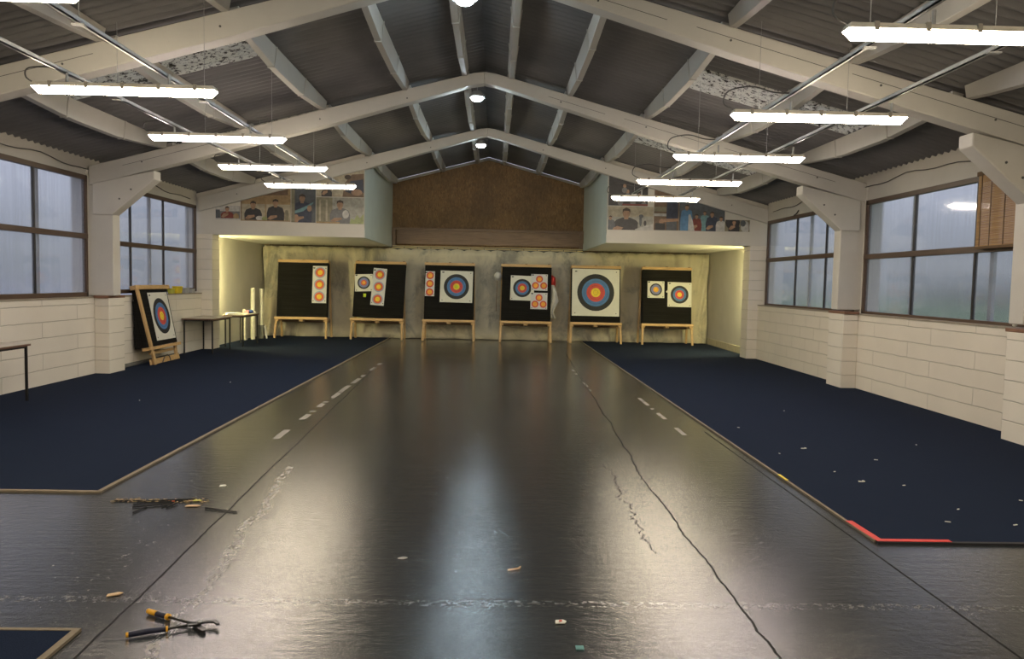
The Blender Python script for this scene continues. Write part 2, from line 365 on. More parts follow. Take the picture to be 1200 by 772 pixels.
# ------------------------------------------------------------------ mesh helpers
class MB:
    """collects shapes, then links them as one mesh object"""
    def __init__(s): s.v = []; s.f = []; s.mi = []; s.mats = []
    def m(s, mat):
        if mat not in s.mats: s.mats.append(mat)
        return s.mats.index(mat)
    def add(s, vs, fs, mat):
        o = len(s.v); s.v += [Vector(p) for p in vs]
        k_ = s.m(mat)
        for f in fs: s.f.append([o + i for i in f]); s.mi.append(k_)
        return s
    def box(s, a, b, mat, M=None):
        x0, y0, z0 = a; x1, y1, z1 = b
        vs = [(x0, y0, z0), (x1, y0, z0), (x1, y1, z0), (x0, y1, z0), (x0, y0, z1), (x1, y0, z1), (x1, y1, z1), (x0, y1, z1)]
        if M is not None: vs = [M @ Vector(p) for p in vs]
        return s.add(vs, [(0, 3, 2, 1), (4, 5, 6, 7), (0, 1, 5, 4), (1, 2, 6, 5), (2, 3, 7, 6), (3, 0, 4, 7)], mat)
    def bar(s, p0, p1, w_, d_, mat, side=(1, 0, 0)):
        """a rectangular bar from p0 to p1; w_ along side, d_ across"""
        p0, p1 = Vector(p0), Vector(p1); z = (p1 - p0).normalized(); x = Vector(side)
        x = (x - z * x.dot(z)).normalized(); y = z.cross(x); vs = []
        for p in (p0, p1):
            for a_, b_ in ((-1, -1), (1, -1), (1, 1), (-1, 1)): vs.append(p + x * a_ * w_ / 2 + y * b_ * d_ / 2)
        return s.add(vs, [(0, 3, 2, 1), (4, 5, 6, 7), (0, 1, 5, 4), (1, 2, 6, 5), (2, 3, 7, 6), (3, 0, 4, 7)], mat)
    def cyl(s, p0, p1, r, mat, n=12, r1=None):
        return s.tube([p0, p1], [r, r if r1 is None else r1], mat, n)
    def tube(s, pts, r, mat, n=8):
        pts = [Vector(p) for p in pts]
        rs = r if isinstance(r, (list, tuple)) else [r] * len(pts)
        vs = []; fs = []
        pv = None
        for i, p in enumerate(pts):
            d = (pts[min(i + 1, len(pts) - 1)] - pts[max(i - 1, 0)]).normalized()
            ref = pv if pv is not None else (Vector((0, 0, 1)) if abs(d.z) < 0.9 else Vector((1, 0, 0)))
            x = (ref - d * ref.dot(d)).normalized(); pv = x; y = d.cross(x)
            for k_ in range(n):
                a_ = 2 * math.pi * k_ / n; vs.append(p + (x * math.cos(a_) + y * math.sin(a_)) * rs[i])
        for i in range(len(pts) - 1):
            for k_ in range(n):
                a_ = i * n + k_; b_ = i * n + (k_ + 1) % n; fs.append((a_, b_, b_ + n, a_ + n))
        fs.append(tuple(range(n - 1, -1, -1))); fs.append(tuple(range((len(pts) - 1) * n, len(pts) * n)))
        return s.add(vs, fs, mat)
    def prism(s, poly, ax, a0, a1, mat, M=None):
        """poly: 2D points in the two axes other than ax (in order x<y<z)"""
        n = len(poly); vs = []
        for a_ in (a0, a1):
            for p in poly:
                q = [p[0], p[1]]; q.insert('xyz'.index(ax), a_); vs.append(Vector(q))
        if M is not None: vs = [M @ p for p in vs]
        fs = [tuple(range(n)), tuple(range(2 * n - 1, n - 1, -1))] + [(i, n + i, n + (i + 1) % n, (i + 1) % n) for i in range(n)]
        return s.add(vs, fs, mat)
    def flat(s, poly, mat):
        return s.add(poly, [tuple(range(len(poly)))], mat)
    def sphere(s, c, r, mat, nu=12, nv=8, sc=(1, 1, 1)):
        vs = []; fs = []
        for j in range(nv + 1):
            th = math.pi * j / nv
            for i in range(nu):
                ph_ = 2 * math.pi * i / nu
                vs.append((c[0] + r * sc[0] * math.sin(th) * math.cos(ph_), c[1] + r * sc[1] * math.sin(th) * math.sin(ph_), c[2] + r * sc[2] * math.cos(th)))
        for j in range(nv):
            for i in range(nu): fs.append((j * nu + i, (j + 1) * nu + i, (j + 1) * nu + (i + 1) % nu, j * nu + (i + 1) % nu))
        return s.add(vs, fs, mat)
    def build(s, name, parent=None, world=True, bevel=0.0, smooth=False, origin=None):
        """world=True: the vertices are world positions (the parent is unrotated); else they are local"""
        off = Vector((0, 0, 0))
        if parent is not None:
            if world:
                p = parent
                while p is not None: off += p.location; p = p.parent
        elif world:
            xs = [p.x for p in s.v]; ys = [p.y for p in s.v]; zs = [p.z for p in s.v]
            off = Vector(origin) if origin else Vector(((min(xs) + max(xs)) / 2, (min(ys) + max(ys)) / 2, min(zs)))
        me = bpy.data.meshes.new(name)
        me.from_pydata([tuple(p - off) for p in s.v], [], s.f)
        for m_ in s.mats: me.materials.append(m_)
        for p_, k_ in zip(me.polygons, s.mi): p_.material_index = k_; p_.use_smooth = smooth
        me.validate(); me.update()
        import bmesh
        bm_ = bmesh.new(); bm_.from_mesh(me)
        bmesh.ops.recalc_face_normals(bm_, faces=bm_.faces); bm_.to_mesh(me); bm_.free()
        o = bpy.data.objects.new(name, me); COL.objects.link(o)
        if parent is not None: o.parent = parent
        else: o.location = off
        if bevel:
            b_ = o.modifiers.new('bevel', 'BEVEL'); b_.width = bevel; b_.segments = 2; b_.limit_method = 'ANGLE'
        return o

def smooth_path(pts, k_=6):
    P = [Vector(p) for p in pts]; out = []
    for i in range(len(P) - 1):
        a_, b_, c_, d_ = P[max(i - 1, 0)], P[i], P[i + 1], P[min(i + 2, len(P) - 1)]
        for j in range(k_):
            t_ = j / k_
            out.append(0.5 * ((2 * b_) + (c_ - a_) * t_ + (2 * a_ - 5 * b_ + 4 * c_ - d_) * t_ * t_ + (3 * b_ - a_ - 3 * c_ + d_) * t_ ** 3))
    return out + [P[-1]]
def tag(o, label=None, cat=None, group=None, kind=None):
    if label: o['label'] = label
    if cat: o['category'] = cat
    if group: o['group'] = group
    if kind: o['kind'] = kind
    return o
def thing(name, label, cat, loc=(0, 0, 0), rot=(0, 0, 0), group=None):
    o = bpy.data.objects.new(name, None); COL.objects.link(o); o.location = loc; o.rotation_euler = rot
    o.empty_display_size = 0.1
    return tag(o, label, cat, group)
def struct(name, mb, **kw): return tag(mb.build(name, **kw), kind='structure')
def children(o): return [c for c in bpy.data.objects if c.parent == o]
def dup(o, parent=None, loc=None, label=None):
    c = o.copy(); COL.objects.link(c); c.parent = parent
    if loc is not None: c.location = loc
    if label: c['label'] = label
    for ch in children(o): dup(ch, c)
    return c

# ------------------------------------------------------------------ the shell
CX = -0.22
SL = 0.262
def ztop(x): return 4.85 - SL * abs(x - CX)          # top of the portal rafters
Y0, Y1 = -5.2, 21.2
XL, XR = -6.28, 5.74                                  # faces of the lower walls
HW = 6.45                                             # half width at the eaves
m = MB(); m.box((XL - 0.45, Y0 - 0.2, -0.15), (XR + 0.45, Y1 + 0.2, 0), MAT['floor']); struct('floor', m)

# roof sheets, corrugated, ribs running up the slope
def corr(m, x0, x1, ya, yb, lift, mat, per=0.146, amp=0.024, thick=0.012):
    n = max(2, int(round((yb - ya) / per * 8)))
    sgn = 1 if (x0 + x1) / 2 > CX else -1
    vs = []; fs = []
    for j in range(n + 1):
        y = ya + (yb - ya) * j / n
        dz = amp * math.cos(2 * math.pi * y / per)
        for k_ in (0, thick):
            for x in (x0, x1): vs.append((x, y, ztop(x) + lift + dz + k_))
    for j in range(n):
        a_ = j * 4; b_ = a_ + 4
        fs += [(a_, a_ + 1, b_ + 1, b_), (a_ + 2, b_ + 2, b_ + 3, a_ + 3)]
    m.add(vs, fs, mat)
PANELS = ((-1, 8.62, 9.62), (-1, 12.6, 13.58), (1, 4.9, 5.85), (1, 9.66, 10.5), (1, 13.5, 14.5))
m = MB()
for sd in (-1, 1):
    def strip(d0, d1, ya, yb):
        x0, x1 = sorted((CX + sd * d0, CX + sd * d1)); corr(m, x0, x1, ya, yb, 0.145, MAT['roof'])
    strip(0, 2.55, Y0, Y1 + 0.1); strip(4.95, HW + 0.1, Y0, Y1 + 0.1)
    yc = Y0
    for s_, ya, yb in PANELS:
        if s_ == sd: strip(2.55, 4.95, yc, ya + .02); yc = yb - .02
    strip(2.55, 4.95, yc, Y1 + 0.1)
o = struct('ceiling', m); [setattr(p, 'use_smooth', True) for p in o.data.polygons]
k = 0
for side, ya, yb in PANELS:
    m = MB(); x0, x1 = CX + side * 2.55, CX + side * 4.95
    corr(m, min(x0, x1), max(x0, x1), ya, yb, 0.128, MAT['rooflight'], thick=0.006)
    k += 1
    o = struct('window_%d' % (20 + k), m); [setattr(p, 'use_smooth', True) for p in o.data.polygons]

# lower walls
def wall_low(name, xin, sgn, mat, ztopw, y_end):
    m = MB(); xo = xin + sgn * 0.32
    m.box((min(xin, xo), Y0, 0), (max(xin, xo), y_end, ztopw), mat)
    return struct(name, m)
wall_low('wall_left', XL, -1, MAT['block_left'], 1.20, 16.61)
wall_low('wall_right', XR, 1, MAT['block_right'], 1.17, 12.3)
m = MB(); m.box((XR, 12.3, 0), (XR + .32, 16.61, 1.17), MAT['block_right_far']); struct('wall_right_far', m)
# solid wall behind each post
for xa_, xb_, ya_, yb_ in ((-6.62, -6.355, 12.2, 12.46), (5.875, 6.14, 12.14, 12.46), (-6.62, -6.355, 7.7, 8.08), (5.875, 6.14, 7.7, 8.12)):
    m = MB(); m.box((xa_, ya_, 1.1), (xb_, yb_, 3.2), MAT['plaster']); struct('wall_post_backing', m)
# recess side walls, full height
m = MB(); m.box((XL - 0.32, 17.06, 0), (XL - 0.02, Y1, 3.4), MAT['plaster']); struct('wall_left_recess', m)
m = MB(); m.box((XR + 0.11, 17.06, 0), (XR + 0.4, Y1, 3.4), MAT['plaster']); struct('wall_right_recess', m)
m = MB(); m.box((XL - 0.32, Y1, 0), (XR + 0.4, Y1 + 0.15, 2.45), MAT['block_back']); struct('wall_back', m)
m = MB(); m.box((XR + 0.09, 17.0, 0), (XR + 0.11, Y1 - 0.05, 0.16), MAT['skirting']); struct('baseboard_right', m)
# gable of strand board
gp = [(CX - HW - 0.1, 2.45), (CX + HW + 0.1, 2.45), (CX + HW + 0.1, ztop(CX + HW + .1) + 0.1), (CX, ztop(CX) + 0.1), (CX - HW - 0.1, ztop(CX - HW - .1) + 0.1)]
m = MB(); m.prism(gp, 'y', Y1, Y1 + 0.12, MAT['osb']); struct('wall_gable', m)
m = MB()
for s_ in (-1, 1):
    m.add([(CX, Y1 - .05, ztop(CX) + 0.10), (CX, Y1 - .05, ztop(CX) + 0.03), (CX + s_ * 2.7, Y1 - .05, ztop(CX + 2.7) + 0.03), (CX + s_ * 2.7, Y1 - .05, ztop(CX + 2.7) + 0.10),
           (CX, Y1, ztop(CX) + 0.10), (CX, Y1, ztop(CX) + 0.03), (CX + s_ * 2.7, Y1, ztop(CX + 2.7) + 0.03), (CX + s_ * 2.7, Y1, ztop(CX + 2.7) + 0.10)],
          [(0, 1, 2, 3), (4, 7, 6, 5), (0, 3, 7, 4), (1, 5, 6, 2), (0, 4, 5, 1), (3, 2, 6, 7)], MAT['purlin_white'])
struct('trim_1', m)
# rear wall behind the photographer
m = MB(); m.prism([(CX - HW - 0.1, 0), (CX + HW + 0.1, 0)] + gp[2:], 'y', Y0 - 0.15, Y0, MAT['plaster']); struct('wall_front', m)

# timber board across the gable and the batten under it
m = MB(); m.box((-2.70, 21.10, 2.56), (2.30, 21.16, 2.94), MAT['pine_dark'])
m.box((-2.82, 21.06, 2.93), (2.40, 21.17, 3.00), MAT['pine_dark'])
m.box((-2.82, 21.05, 2.45), (-2.72, 21.16, 2.95), MAT['pine_dark']); m.box((2.30, 21.05, 2.45), (2.40, 21.16, 2.95), MAT['pine_dark'])
tag(m.build('timber_beam', bevel=0.004), 'wide brown timber board set across the foot of the strand board gable', 'beam')
m = MB(); m.box((-2.80, 21.00, 2.44), (2.38, 21.045, 2.51), MAT['batten'])
tag(m.build('curtain_batten', bevel=0.004), 'thin yellowish batten running above the scalloped top of the net curtain', 'batten')

# boxed-in stores above the two side recesses
def header(side):
    xi = -2.83 if side < 0 else 2.40; xo = XL - 0.3 if side < 0 else XR + 0.4
    yf = 16.68
    zi, zo = ztop(xi) + 0.10, ztop(xo) + 0.10
    m = MB(); m.prism([(xi, 2.47), (xo, 2.47), (xo, zo), (xi, zi)], 'y', yf, yf + 0.08, MAT['plaster'])
    struct('wall_%s_header' % ('left' if side < 0 else 'right'), m)
    m = MB(); a_, b_ = sorted((xi, xi - side * -0.06)); a_, b_ = sorted((xi, xi + side * 0.06))
    m.box((a_, yf + 0.08, 2.47), (b_, Y1, zi - 0.02), MAT['fascia_blue'])
    # joint strip near the foot of the side panel
    xs_ = sorted((xi, xi - side * 0.012)); m.box((xs_[0], yf + 0.02, 2.47), (xs_[1], Y1, 2.66), MAT['fascia_blue'])
    struct('wall_%s_fascia' % ('left' if side < 0 else 'right'), m)
    m = MB(); a_, b_ = sorted((xi + side * 0.06, xo)); m.box((a_, yf + 0.08, 2.47), (b_, Y1, 2.53), MAT['plaster'])
    struct('ceiling_%s_soffit' % ('left' if side < 0 else 'right'), m)
header(-1); header(1)

# ------------------------------------------------------------------ carpets
def carpet(name, label, poly, edges):
    root = thing(name, label, 'carpet', (sum(p[0] for p in poly) / len(poly), sum(p[1] for p in poly) / len(poly), 0))
    m = MB(); m.prism([(p[0], p[1]) for p in poly], 'z', 0.001, 0.012, MAT['carpet']); m.build('carpet_field', root)
    for (a_, b_, w_, mt) in edges:
        a_, b_ = Vector(a_ + (0.008,)), Vector(b_ + (0.008,))
        m = MB(); m.bar(a_, b_, w_, 0.014, mt, side=Vector((0, 0, 1)).cross(b_ - a_)); m.build('edge_strip', root)
carpet('carpet_runner', 'long navy blue carpet along the white wall with the grey tables', [(XL, 5.54), (-2.84, 5.54), (-2.82, 20.9), (XL, 20.9)],
       [((-2.83, 5.52), (-2.81, 20.9), 0.035, MAT['carpet_edge']), ((XL + .01, 5.53), (-2.82, 5.53), 0.035, MAT['carpet_edge'])])
carpet('carpet_runner', 'navy blue carpet with a red taped corner beside the windows with the blind', [(2.42, 4.65), (XR, 4.65), (XR, 20.9), (2.38, 20.9)],
       [((2.41, 4.66), (2.37, 20.9), 0.022, MAT['carpet_edge']), ((2.41, 4.64), (XR - .01, 4.64), 0.03, MAT['carpet_edge_dark'])])
carpet('carpet_mat', 'small corner of navy carpet in the near foreground beside the cutters', [(XL, -2), (-1.85, -2), (-1.83, 3.33), (XL, 3.33)],
       [((-1.835, -2), (-1.815, 3.33), 0.032, MAT['carpet_edge']), ((XL + .01, 3.34), (-1.80, 3.34), 0.022, MAT['carpet_edge'])])
m = MB()
m.box((-0.02, -0.19, 0.013), (0.025, 0.22, 0.017), MAT['red_tape'], Matrix.Translation((2.425, 4.83, 0)) @ Matrix.Rotation(0.03, 4, 'Z'))
m.box((0.0, -0.02, 0.0165), (0.47, 0.022, 0.019), MAT['red_tape'], Matrix.Translation((2.41, 4.655, 0)))
tag(m.build('red_tape'), 'strip of red tape bent round the near corner of the navy carpet', 'tape')
m = MB(); m.box((-0.012, -0.09, 0.016), (0.012, 0.09, 0.019), MAT['yellow'], Matrix.Translation((2.405, 6.2, 0)))
tag(m.build('yellow_tape'), 'short yellow tape mark on the carpet edge beyond the red tape', 'tape')

# ------------------------------------------------------------------ portal frames
FY = {1: (7.85, 'nearest'), 2: (12.2, 'middle'), 3: (16.6, 'farthest')}
POST = {-1: (-6.36, -5.98), 1: (5.50, 5.88)}
def portal(y, word, third):
    t_ = 0.2 if not third else 0.18
    root = thing('portal_frame', '%s white concrete portal frame spanning the hall%s' % (word, ' above the photo panels' if third else (' with the hanging tube lights behind it' if word == 'nearest' else ' past the brown blind window')), 'roof frame', (CX, y, 0))
    for s_ in (-1, 1):
        xe = CX + s_ * 6.12
        top = [(CX, 4.845)] + [(CX + s_ * .16, 4.825)] + [(xe, ztop(xe))]
        bot = [(xe, ztop(xe) - 0.30), (CX + s_ * 2.6, ztop(CX + 2.6) - 0.255), (CX + s_ * .2, 4.63), (CX, 4.665)]
        m = MB(); m.prism(top + bot, 'y', y, y + t_, MAT['concrete_white']); m.build('rafter', root, bevel=0.012)
        a_, b_ = POST[s_]
        if not third:
            m = MB(); m.box((a_, y + .012, 1.24), (b_, y + 0.24, 3.06), MAT['concrete_white']); m.build('post', root, bevel=0.012)
            inner = b_ if s_ < 0 else a_
            sx_ = -s_
            # knee bracket
            poly = [(inner, 2.50), (inner + sx_ * 0.66, 3.06), (inner + sx_ * 0.66, 3.20), (inner - sx_ * 0.3, 2.98), (inner - sx_ * 0.3, 2.50)]
            m = MB(); m.prism(poly, 'y', y - 0.025, y + 0.22, MAT['concrete_white']); m.build('knee_bracket', root, bevel=0.015)
            for q in ((0.30, 2.9), (0.12, 2.75)):
                m = MB(); m.cyl((inner + sx_ * q[0], y - 0.032, q[1]), (inner + sx_ * q[0], y - 0.02, q[1]), 0.014, MAT['cable'], 8); m.build('bolt', root)
        # hairline joint and bolt heads on the rafter
        for d0, d1 in ((1.0, 1.9), (2.2, 3.6), (3.8, 5.6)):
            if third or (s_ < 0 and d0 < 3): continue
            xa, xb = CX + s_ * d0, CX + s_ * d1
            m = MB(); m.bar((xa, y - .001, ztop(xa) - .10), (xb, y - .001, ztop(xb) - .115), .004, .005, MAT['cable'], side=(0, 1, 0)); m.build('joint_line', root)
        for d in (1.2, 2.55, 4.1, 5.3):
            x = CX + s_ * d
            m = MB(); m.cyl((x, y - 0.006, ztop(x) - 0.13), (x, y + 0.004, ztop(x) - 0.13), 0.012, MAT['cable'], 8); m.build('bolt', root)
for i, (y, wd) in FY.items(): portal(y, wd, i == 3)

# pilasters under the posts
def pilaster(label, x0, x1, y0, y1, zc, cap=True):
    root = thing('pilaster', label, 'pillar', ((x0 + x1) / 2, (y0 + y1) / 2, 0))
    m = MB(); m.box((x0, y0, 0), (x1, y1, zc), MAT['block_pier']); m.build('blockwork', root, bevel=0.01)
    if cap:
        m = MB(); m.box((x0 - 0.0, y0 - 0.03, zc), (x1 + 0.0, y1 + 0.03, zc + 0.04), MAT['tile_cap']); m.build('tile_cap', root, bevel=0.005)
pilaster('white block pillar with tiled cap between the leaning target and the near table', XL + 0.001, -6.05, 12.2, 12.7, 1.20)
pilaster('white block pillar with tiled cap between the two windows beside the taped carpet', 5.50, XR - 0.001, 11.97, 12.5, 1.18)
pilaster('nearest white block pillar with tiled cap below the bamboo blind', 5.45, XR - 0.001, 7.5, 8.03, 1.16)
# full height piers at the recess openings
def pier(label, x0, x1):
    root = thing('recess_pier', label, 'pillar', ((x0 + x1) / 2, 16.8, 0))
    m = MB(); m.box((x0, 16.62, 0), (x1, 17.05, 2.47), MAT['block_pier']); m.build('blockwork', root, bevel=0.01)
pier('tall white pier at the recess opening behind the grey tables', XL - 0.28, -6.05)
pier('tall white pier at the recess opening opposite the tables', 5.52, XR + 0.35)

# ------------------------------------------------------------------ windows
def window(n, side, xw, y0, y1, z0, z1, zm, mull, poles, far=True):
    """timber frame, dark steel mullions, misted panes"""
    root = bpy.data.objects.new('window_%d' % n, None); COL.objects.link(root); root.location = (xw, (y0 + y1) / 2, z0); root['kind'] = 'structure'
    fwd = 0.07
    a_, b_ = xw - 0.035, xw + 0.035
    m = MB()
    m.box((a_, y0, z0), (b_, y1, z0 + fwd), MAT['frame_brown']); m.box((a_, y0, z1 - fwd), (b_, y1, z1), MAT['frame_brown'])
    m.box((a_, y0, z0), (b_, y0 + fwd, z1), MAT['frame_brown']); m.box((a_, y1 - fwd, z0), (b_, y1, z1), MAT['frame_brown'])
    m.box((a_ - .005, y0, zm - 0.04), (b_ + .005, y1, zm + 0.04), MAT['frame_brown'])
    m.build('window_frame', root, bevel=0.004)
    ys = [y0 + fwd] + list(mull) + [y1 - fwd]
    for yy in mull:
        m = MB(); m.box((xw - 0.02, yy - 0.018, z0 + fwd), (xw + 0.02, yy + 0.018, z1 - fwd), MAT['steel_dark']); m.build('mullion', root)
    for i in range(len(ys) - 1):
        for za, zb in ((z0 + fwd, zm - .04), (zm + .04, z1 - fwd)):
            m = MB(); m.box((xw - 0.004, ys[i], za), (xw + 0.004, ys[i + 1], zb), MAT['glass']); m.build('pane', root)
    for yy in poles:
        xo = xw + side * 0.07
        m = MB(); m.box((xo - 0.01, yy - 0.035, z0 - 0.1), (xo + 0.03, yy + 0.035, z1 + 0.1), MAT['pole_light']); m.build('outer_post', root)
    return root
WL, WR = -6.40, 5.90
window(1, -1, WL, 7.95 + .1, 12.22, 1.22, 3.10, 2.16, (9.42, 10.84), (11.0,))
window(2, -1, WL, 12.42, 16.58, 1.25, 3.07, 2.10, (13.66, 15.0), (14.53, 16.3))
window(3, 1, WR, 12.42, 16.58, 1.16, 3.0, 2.16, (13.62, 14.98), (14.48,))
window(4, 1, WR, 8.10, 12.16, 1.16, 2.98, 2.09, (9.34, 10.74), (9.12, 10.9))
for n_, (sd, x) in enumerate(((-1, WL), (1, WR))):
    m = MB()
    for a_, b_ in ((Y0, 7.95), ):
        m.box((x - .04, a_, 1.16), (x + .04, b_, 3.0), MAT['plaster'])
    struct('wall_%s_upper' % ('left' if sd < 0 else 'right'), m)
    # eaves beam with the window head below it
    a_, b_ = sorted((x - sd * 0.02, x + sd * 0.2))
    m = MB(); m.box((a_, Y0, 2.98 if sd > 0 else 3.07), (b_, 16.62, 3.44), MAT['lintel_white']); struct('trim_%d' % (2 + n_), m)
    # ledge under the window
    a_, b_ = sorted(((XL if sd < 0 else XR) - sd * 0.01, x + sd * 0.12)); zt = 1.20 if sd < 0 else 1.17
    m = MB(); m.box((a_, Y0, zt), (b_, 16.62, zt + 0.022), MAT['ledge']); struct('trim_%d' % (4 + n_), m)

# ------------------------------------------------------------------ purlins
def purlin(x, ya, yb, label):
    root = thing('roof_purlin', label, 'purlin', (x, (ya + yb) / 2, 0), group='white purlins under the roof sheets')
    z0 = ztop(x); s_ = 1 if x > CX else -1
    hw = 0.062; n = 16; vs = []; fs = []
    for j in range(n + 1):
        u = j / n; y = ya + (yb - ya) * u
        # flat seats at the ends, belly in mid span
        belly = 0.115 * max(0, min(1, min(u, 1 - u) / 0.36)) ** 0.8
        zt = 0.115
        for dx, dz in ((-hw, zt), (hw, zt), (hw * .62, -belly), (-hw * .62, -belly)):
            vs.append((x + dx, y, z0 + dz - s_ * dx * SL * (1 if dz > 0 else 0.4)))
    for j in range(n):
        for k_ in range(4):
            a_ = j * 4 + k_; b_ = j * 4 + (k_ + 1) % 4; fs.append((a_, b_, b_ + 4, a_ + 4))
    fs += [(0, 1, 2, 3), tuple(n * 4 + i for i in (3, 2, 1, 0))]
    m = MB(); m.add(vs, fs, MAT['purlin_white']); m.build('beam', root, bevel=0.006)
    for u in (0.33, 0.67):
        y = ya + (yb - ya) * u
        m = MB(); m.prism([(x - .075, z0 + .11 + (.075 * SL * s_)), (x + .075, z0 + .11 - (.075 * SL * s_)), (x + .043, z0 - .118), (x - .043, z0 - .118)], 'y', y - 0.012, y + 0.012, MAT['purlin_white'])
        m.build('stiffener', root)
ordn = ['first', 'second', 'third', 'fourth', 'fifth']
PX = {-1: (-0.53, -1.45, -2.72, -3.95, -5.18), 1: (0.20, 1.12, 2.35, 3.60, 4.80)}
bays = [(3.5, 7.85, 'in the first bay'), (8.05, 12.2, 'in the second bay'), (12.4, 16.6, 'in the third bay'), (16.78, 21.15, 'over the strand board')]
for bi, (ya, yb, bt) in enumerate(bays):
    for s_ in (-1, 1):
        for k_, x in enumerate(PX[s_]):
            if bi == 0 and k_ < 2: continue
            if bi == 3 and k_ > 1: continue
            if bi == 3 and k_ == 2: continue
            purlin(x, ya, yb, '%s purlin from the ridge, %s side, %s' % (ordn[k_], 'leaning target' if s_ < 0 else 'bamboo blind', bt))
for s_ in (-1, 1):   # the one running beside the boxed store
    purlin(-2.74 if s_ < 0 else 2.32, 16.78, 21.15, 'white purlin lying along the boxed store on the %s slope' % ('leaning target' if s_ < 0 else 'bamboo blind'))

# ------------------------------------------------------------------ light fittings
def batten_light():
    root = thing('tube_light', 'x', 'ceiling light', (0, 0, 3.12), group='linear tube lights hung in two rows')
    Lh = 0.785
    pr = [(-0.05, 0.035), (0.05, 0.035), (0.058, 0.0), (-0.058, 0.0)]
    m = MB(); m.add([(sx * Lh * (0.985 if z > 0 else 1), y, z) for sx in (-1, 1) for (y, z) in pr], [(0, 1, 2, 3), (7, 6, 5, 4), (0, 4, 5, 1), (1, 5, 6, 2), (2, 6, 7, 3), (3, 7, 4, 0)], MAT['fitting'])
    m.build('housing', root, world=False, bevel=0.006)
    # domed diffuser with cut-back ends
    prof = [(-0.055, 0.0), (-0.050, -0.030), (-0.030, -0.052), (0.0, -0.058), (0.030, -0.052), (0.050, -0.030), (0.055, 0.0)]
    vs = []
    xs_ = [(-Lh, 1, 0.0), (-Lh + .045, 1, 1.0), (Lh - .045, 1, 1.0), (Lh, 1, 0.0)]
    for x, a_, dd in xs_:
        for (y, z) in prof: vs.append((x, y * (0.8 if dd == 0 else 1), -0.001 + (z * dd if dd else z * .12)))
    fs = []; n = len(prof)
    for j in range(3):
        for k_ in range(n - 1): fs.append((j * n + k_, j * n + k_ + 1, (j + 1) * n + k_ + 1, (j + 1) * n + k_))
    fs += [tuple(range(n)), tuple(range(4 * n - 1, 3 * n - 1, -1))]
    m = MB(); m.add(vs, fs, MAT['tube_warm']); m.build('diffuser', root, world=False)
    for x in (-0.62, -0.31, 0, 0.31, 0.62):
        m = MB(); m.box((x - .014, -0.062, -0.012), (x + .014, 0.062, 0.04), MAT['clip']); m.build('clip', root, world=False)
    return root
bl0 = batten_light()
used = False
pos_words = {-1: ['nearest', 'second nearest', 'middle', 'fourth', 'farthest'], 1: ['nearest', 'second nearest', 'middle', 'fourth', 'farthest']}
ROW = {-1: [(-3.21, 4.6, 3.20), (-3.245, 6.87, 3.19), (-3.265, 9.16, 3.20), (-3.285, 11.47, 3.20), (-3.245, 13.6, 3.20)],
       1: [(2.86, 4.67, 3.13), (2.875, 6.93, 3.12), (2.905, 9.29, 3.14), (2.895, 11.61, 3.145), (2.835, 13.76, 3.13)]}
pink = {(-1, 2), (1, 2)}
def pinkify(root):
    for ch in children(root):
        if ch.name.startswith('diffuser'):
            ch.data = ch.data.copy(); ch.data.materials[0] = MAT['tube_pink']
lamps = []
for s_ in (-1, 1):
    for i, p in enumerate(ROW[s_]):
        lab = '%s lit tube light of the row on the %s side' % (pos_words[s_][i], 'leaning target' if s_ < 0 else 'bamboo blind')
        if not used: o = bl0; o.location = p; o['label'] = lab; used = True
        else: o = dup(bl0, None, p, lab)
        o.rotation_euler = (0, 0, 0)
        lamps.append((s_, i, o))
for s_, i, o in lamps:
    if (s_, i) in pink: pinkify(o)
    # flex looping from the rail to the end of the fitting
    x, y, z = o.location
    if s_ < 0: pts = [(x - .52, y + .02, z + .15), (x - .66, y, z + .17), (x - .82, y - .02, z + .15), (x - .85, y, z + .08), (x - .76, y, z + .02)]
    else: pts = [(x - .25, y + .02, z + .20), (x - .42, y, z + .20), (x - .62, y - .02, z + .24), (x - .82, y, z + .20), (x - .86, y, z + .09), (x - .76, y, z + .03)]
    m = MB(); m.tube(smooth_path(pts), 0.007, MAT['cable'], 6); m.build('flex', o, smooth=True)
    for dx in ((-.5, .38) if s_ < 0 else (-.25, .66)):
        m = MB(); m.cyl((x + dx, y, z + 0.03), (x + dx, y, z + 0.13), 0.012, MAT['galv'], 8); m.build('hanger', o)
# unseen pairs added to light the foreground, carrying on both rows
for s_ in (-1, 1):
    for j, yy in enumerate((2.3, 0.0, -2.3)):
        dup(bl0, None, (ROW[s_][0][0], yy, ROW[s_][0][2]), 'unseen tube light %s behind the viewer on the %s side' % (('just', 'further', 'farthest')[j], 'leaning target' if s_ < 0 else 'bamboo blind'))

# rails carrying the lights
def rail(x, z, y0, y1, label):
    root = thing('lighting_rail', label, 'rail', (x, (y0 + y1) / 2, z))
    m = MB(); m.box((x - .014, y0, z - .018), (x + .014, y1, z - .006), MAT['galv']); m.box((x - .014, y0, z - .018), (x - .009, y1, z + .022), MAT['galv']); m.box((x + .009, y0, z - .018), (x + .014, y1, z + .022), MAT['galv'])
    m.build('channel', root)
    y = y0 + 1.1
    while y < y1:
        m = MB(); m.cyl((x, y, z), (x, y, ztop(x) + 0.13), 0.0025, MAT['galv'], 5); m.build('hanging_wire', root)
        m = MB(); m.box((x - .045, y - .02, z - .03), (x + .045, y + .02, z - .018), MAT['galv']); m.build('clamp', root)
        y += 2.3
rail(-3.76, 3.32, -4.8, 14.6, 'thin galvanised rail over the outer ends of the tube lights, leaning target side')
rail(-2.91, 3.32, -4.8, 14.6, 'galvanised rail over the inner ends of the tube lights, leaning target side')
rail(2.62, 3.31, -4.8, 14.9, 'galvanised rail over the inner ends of the tube lights, bamboo blind side')
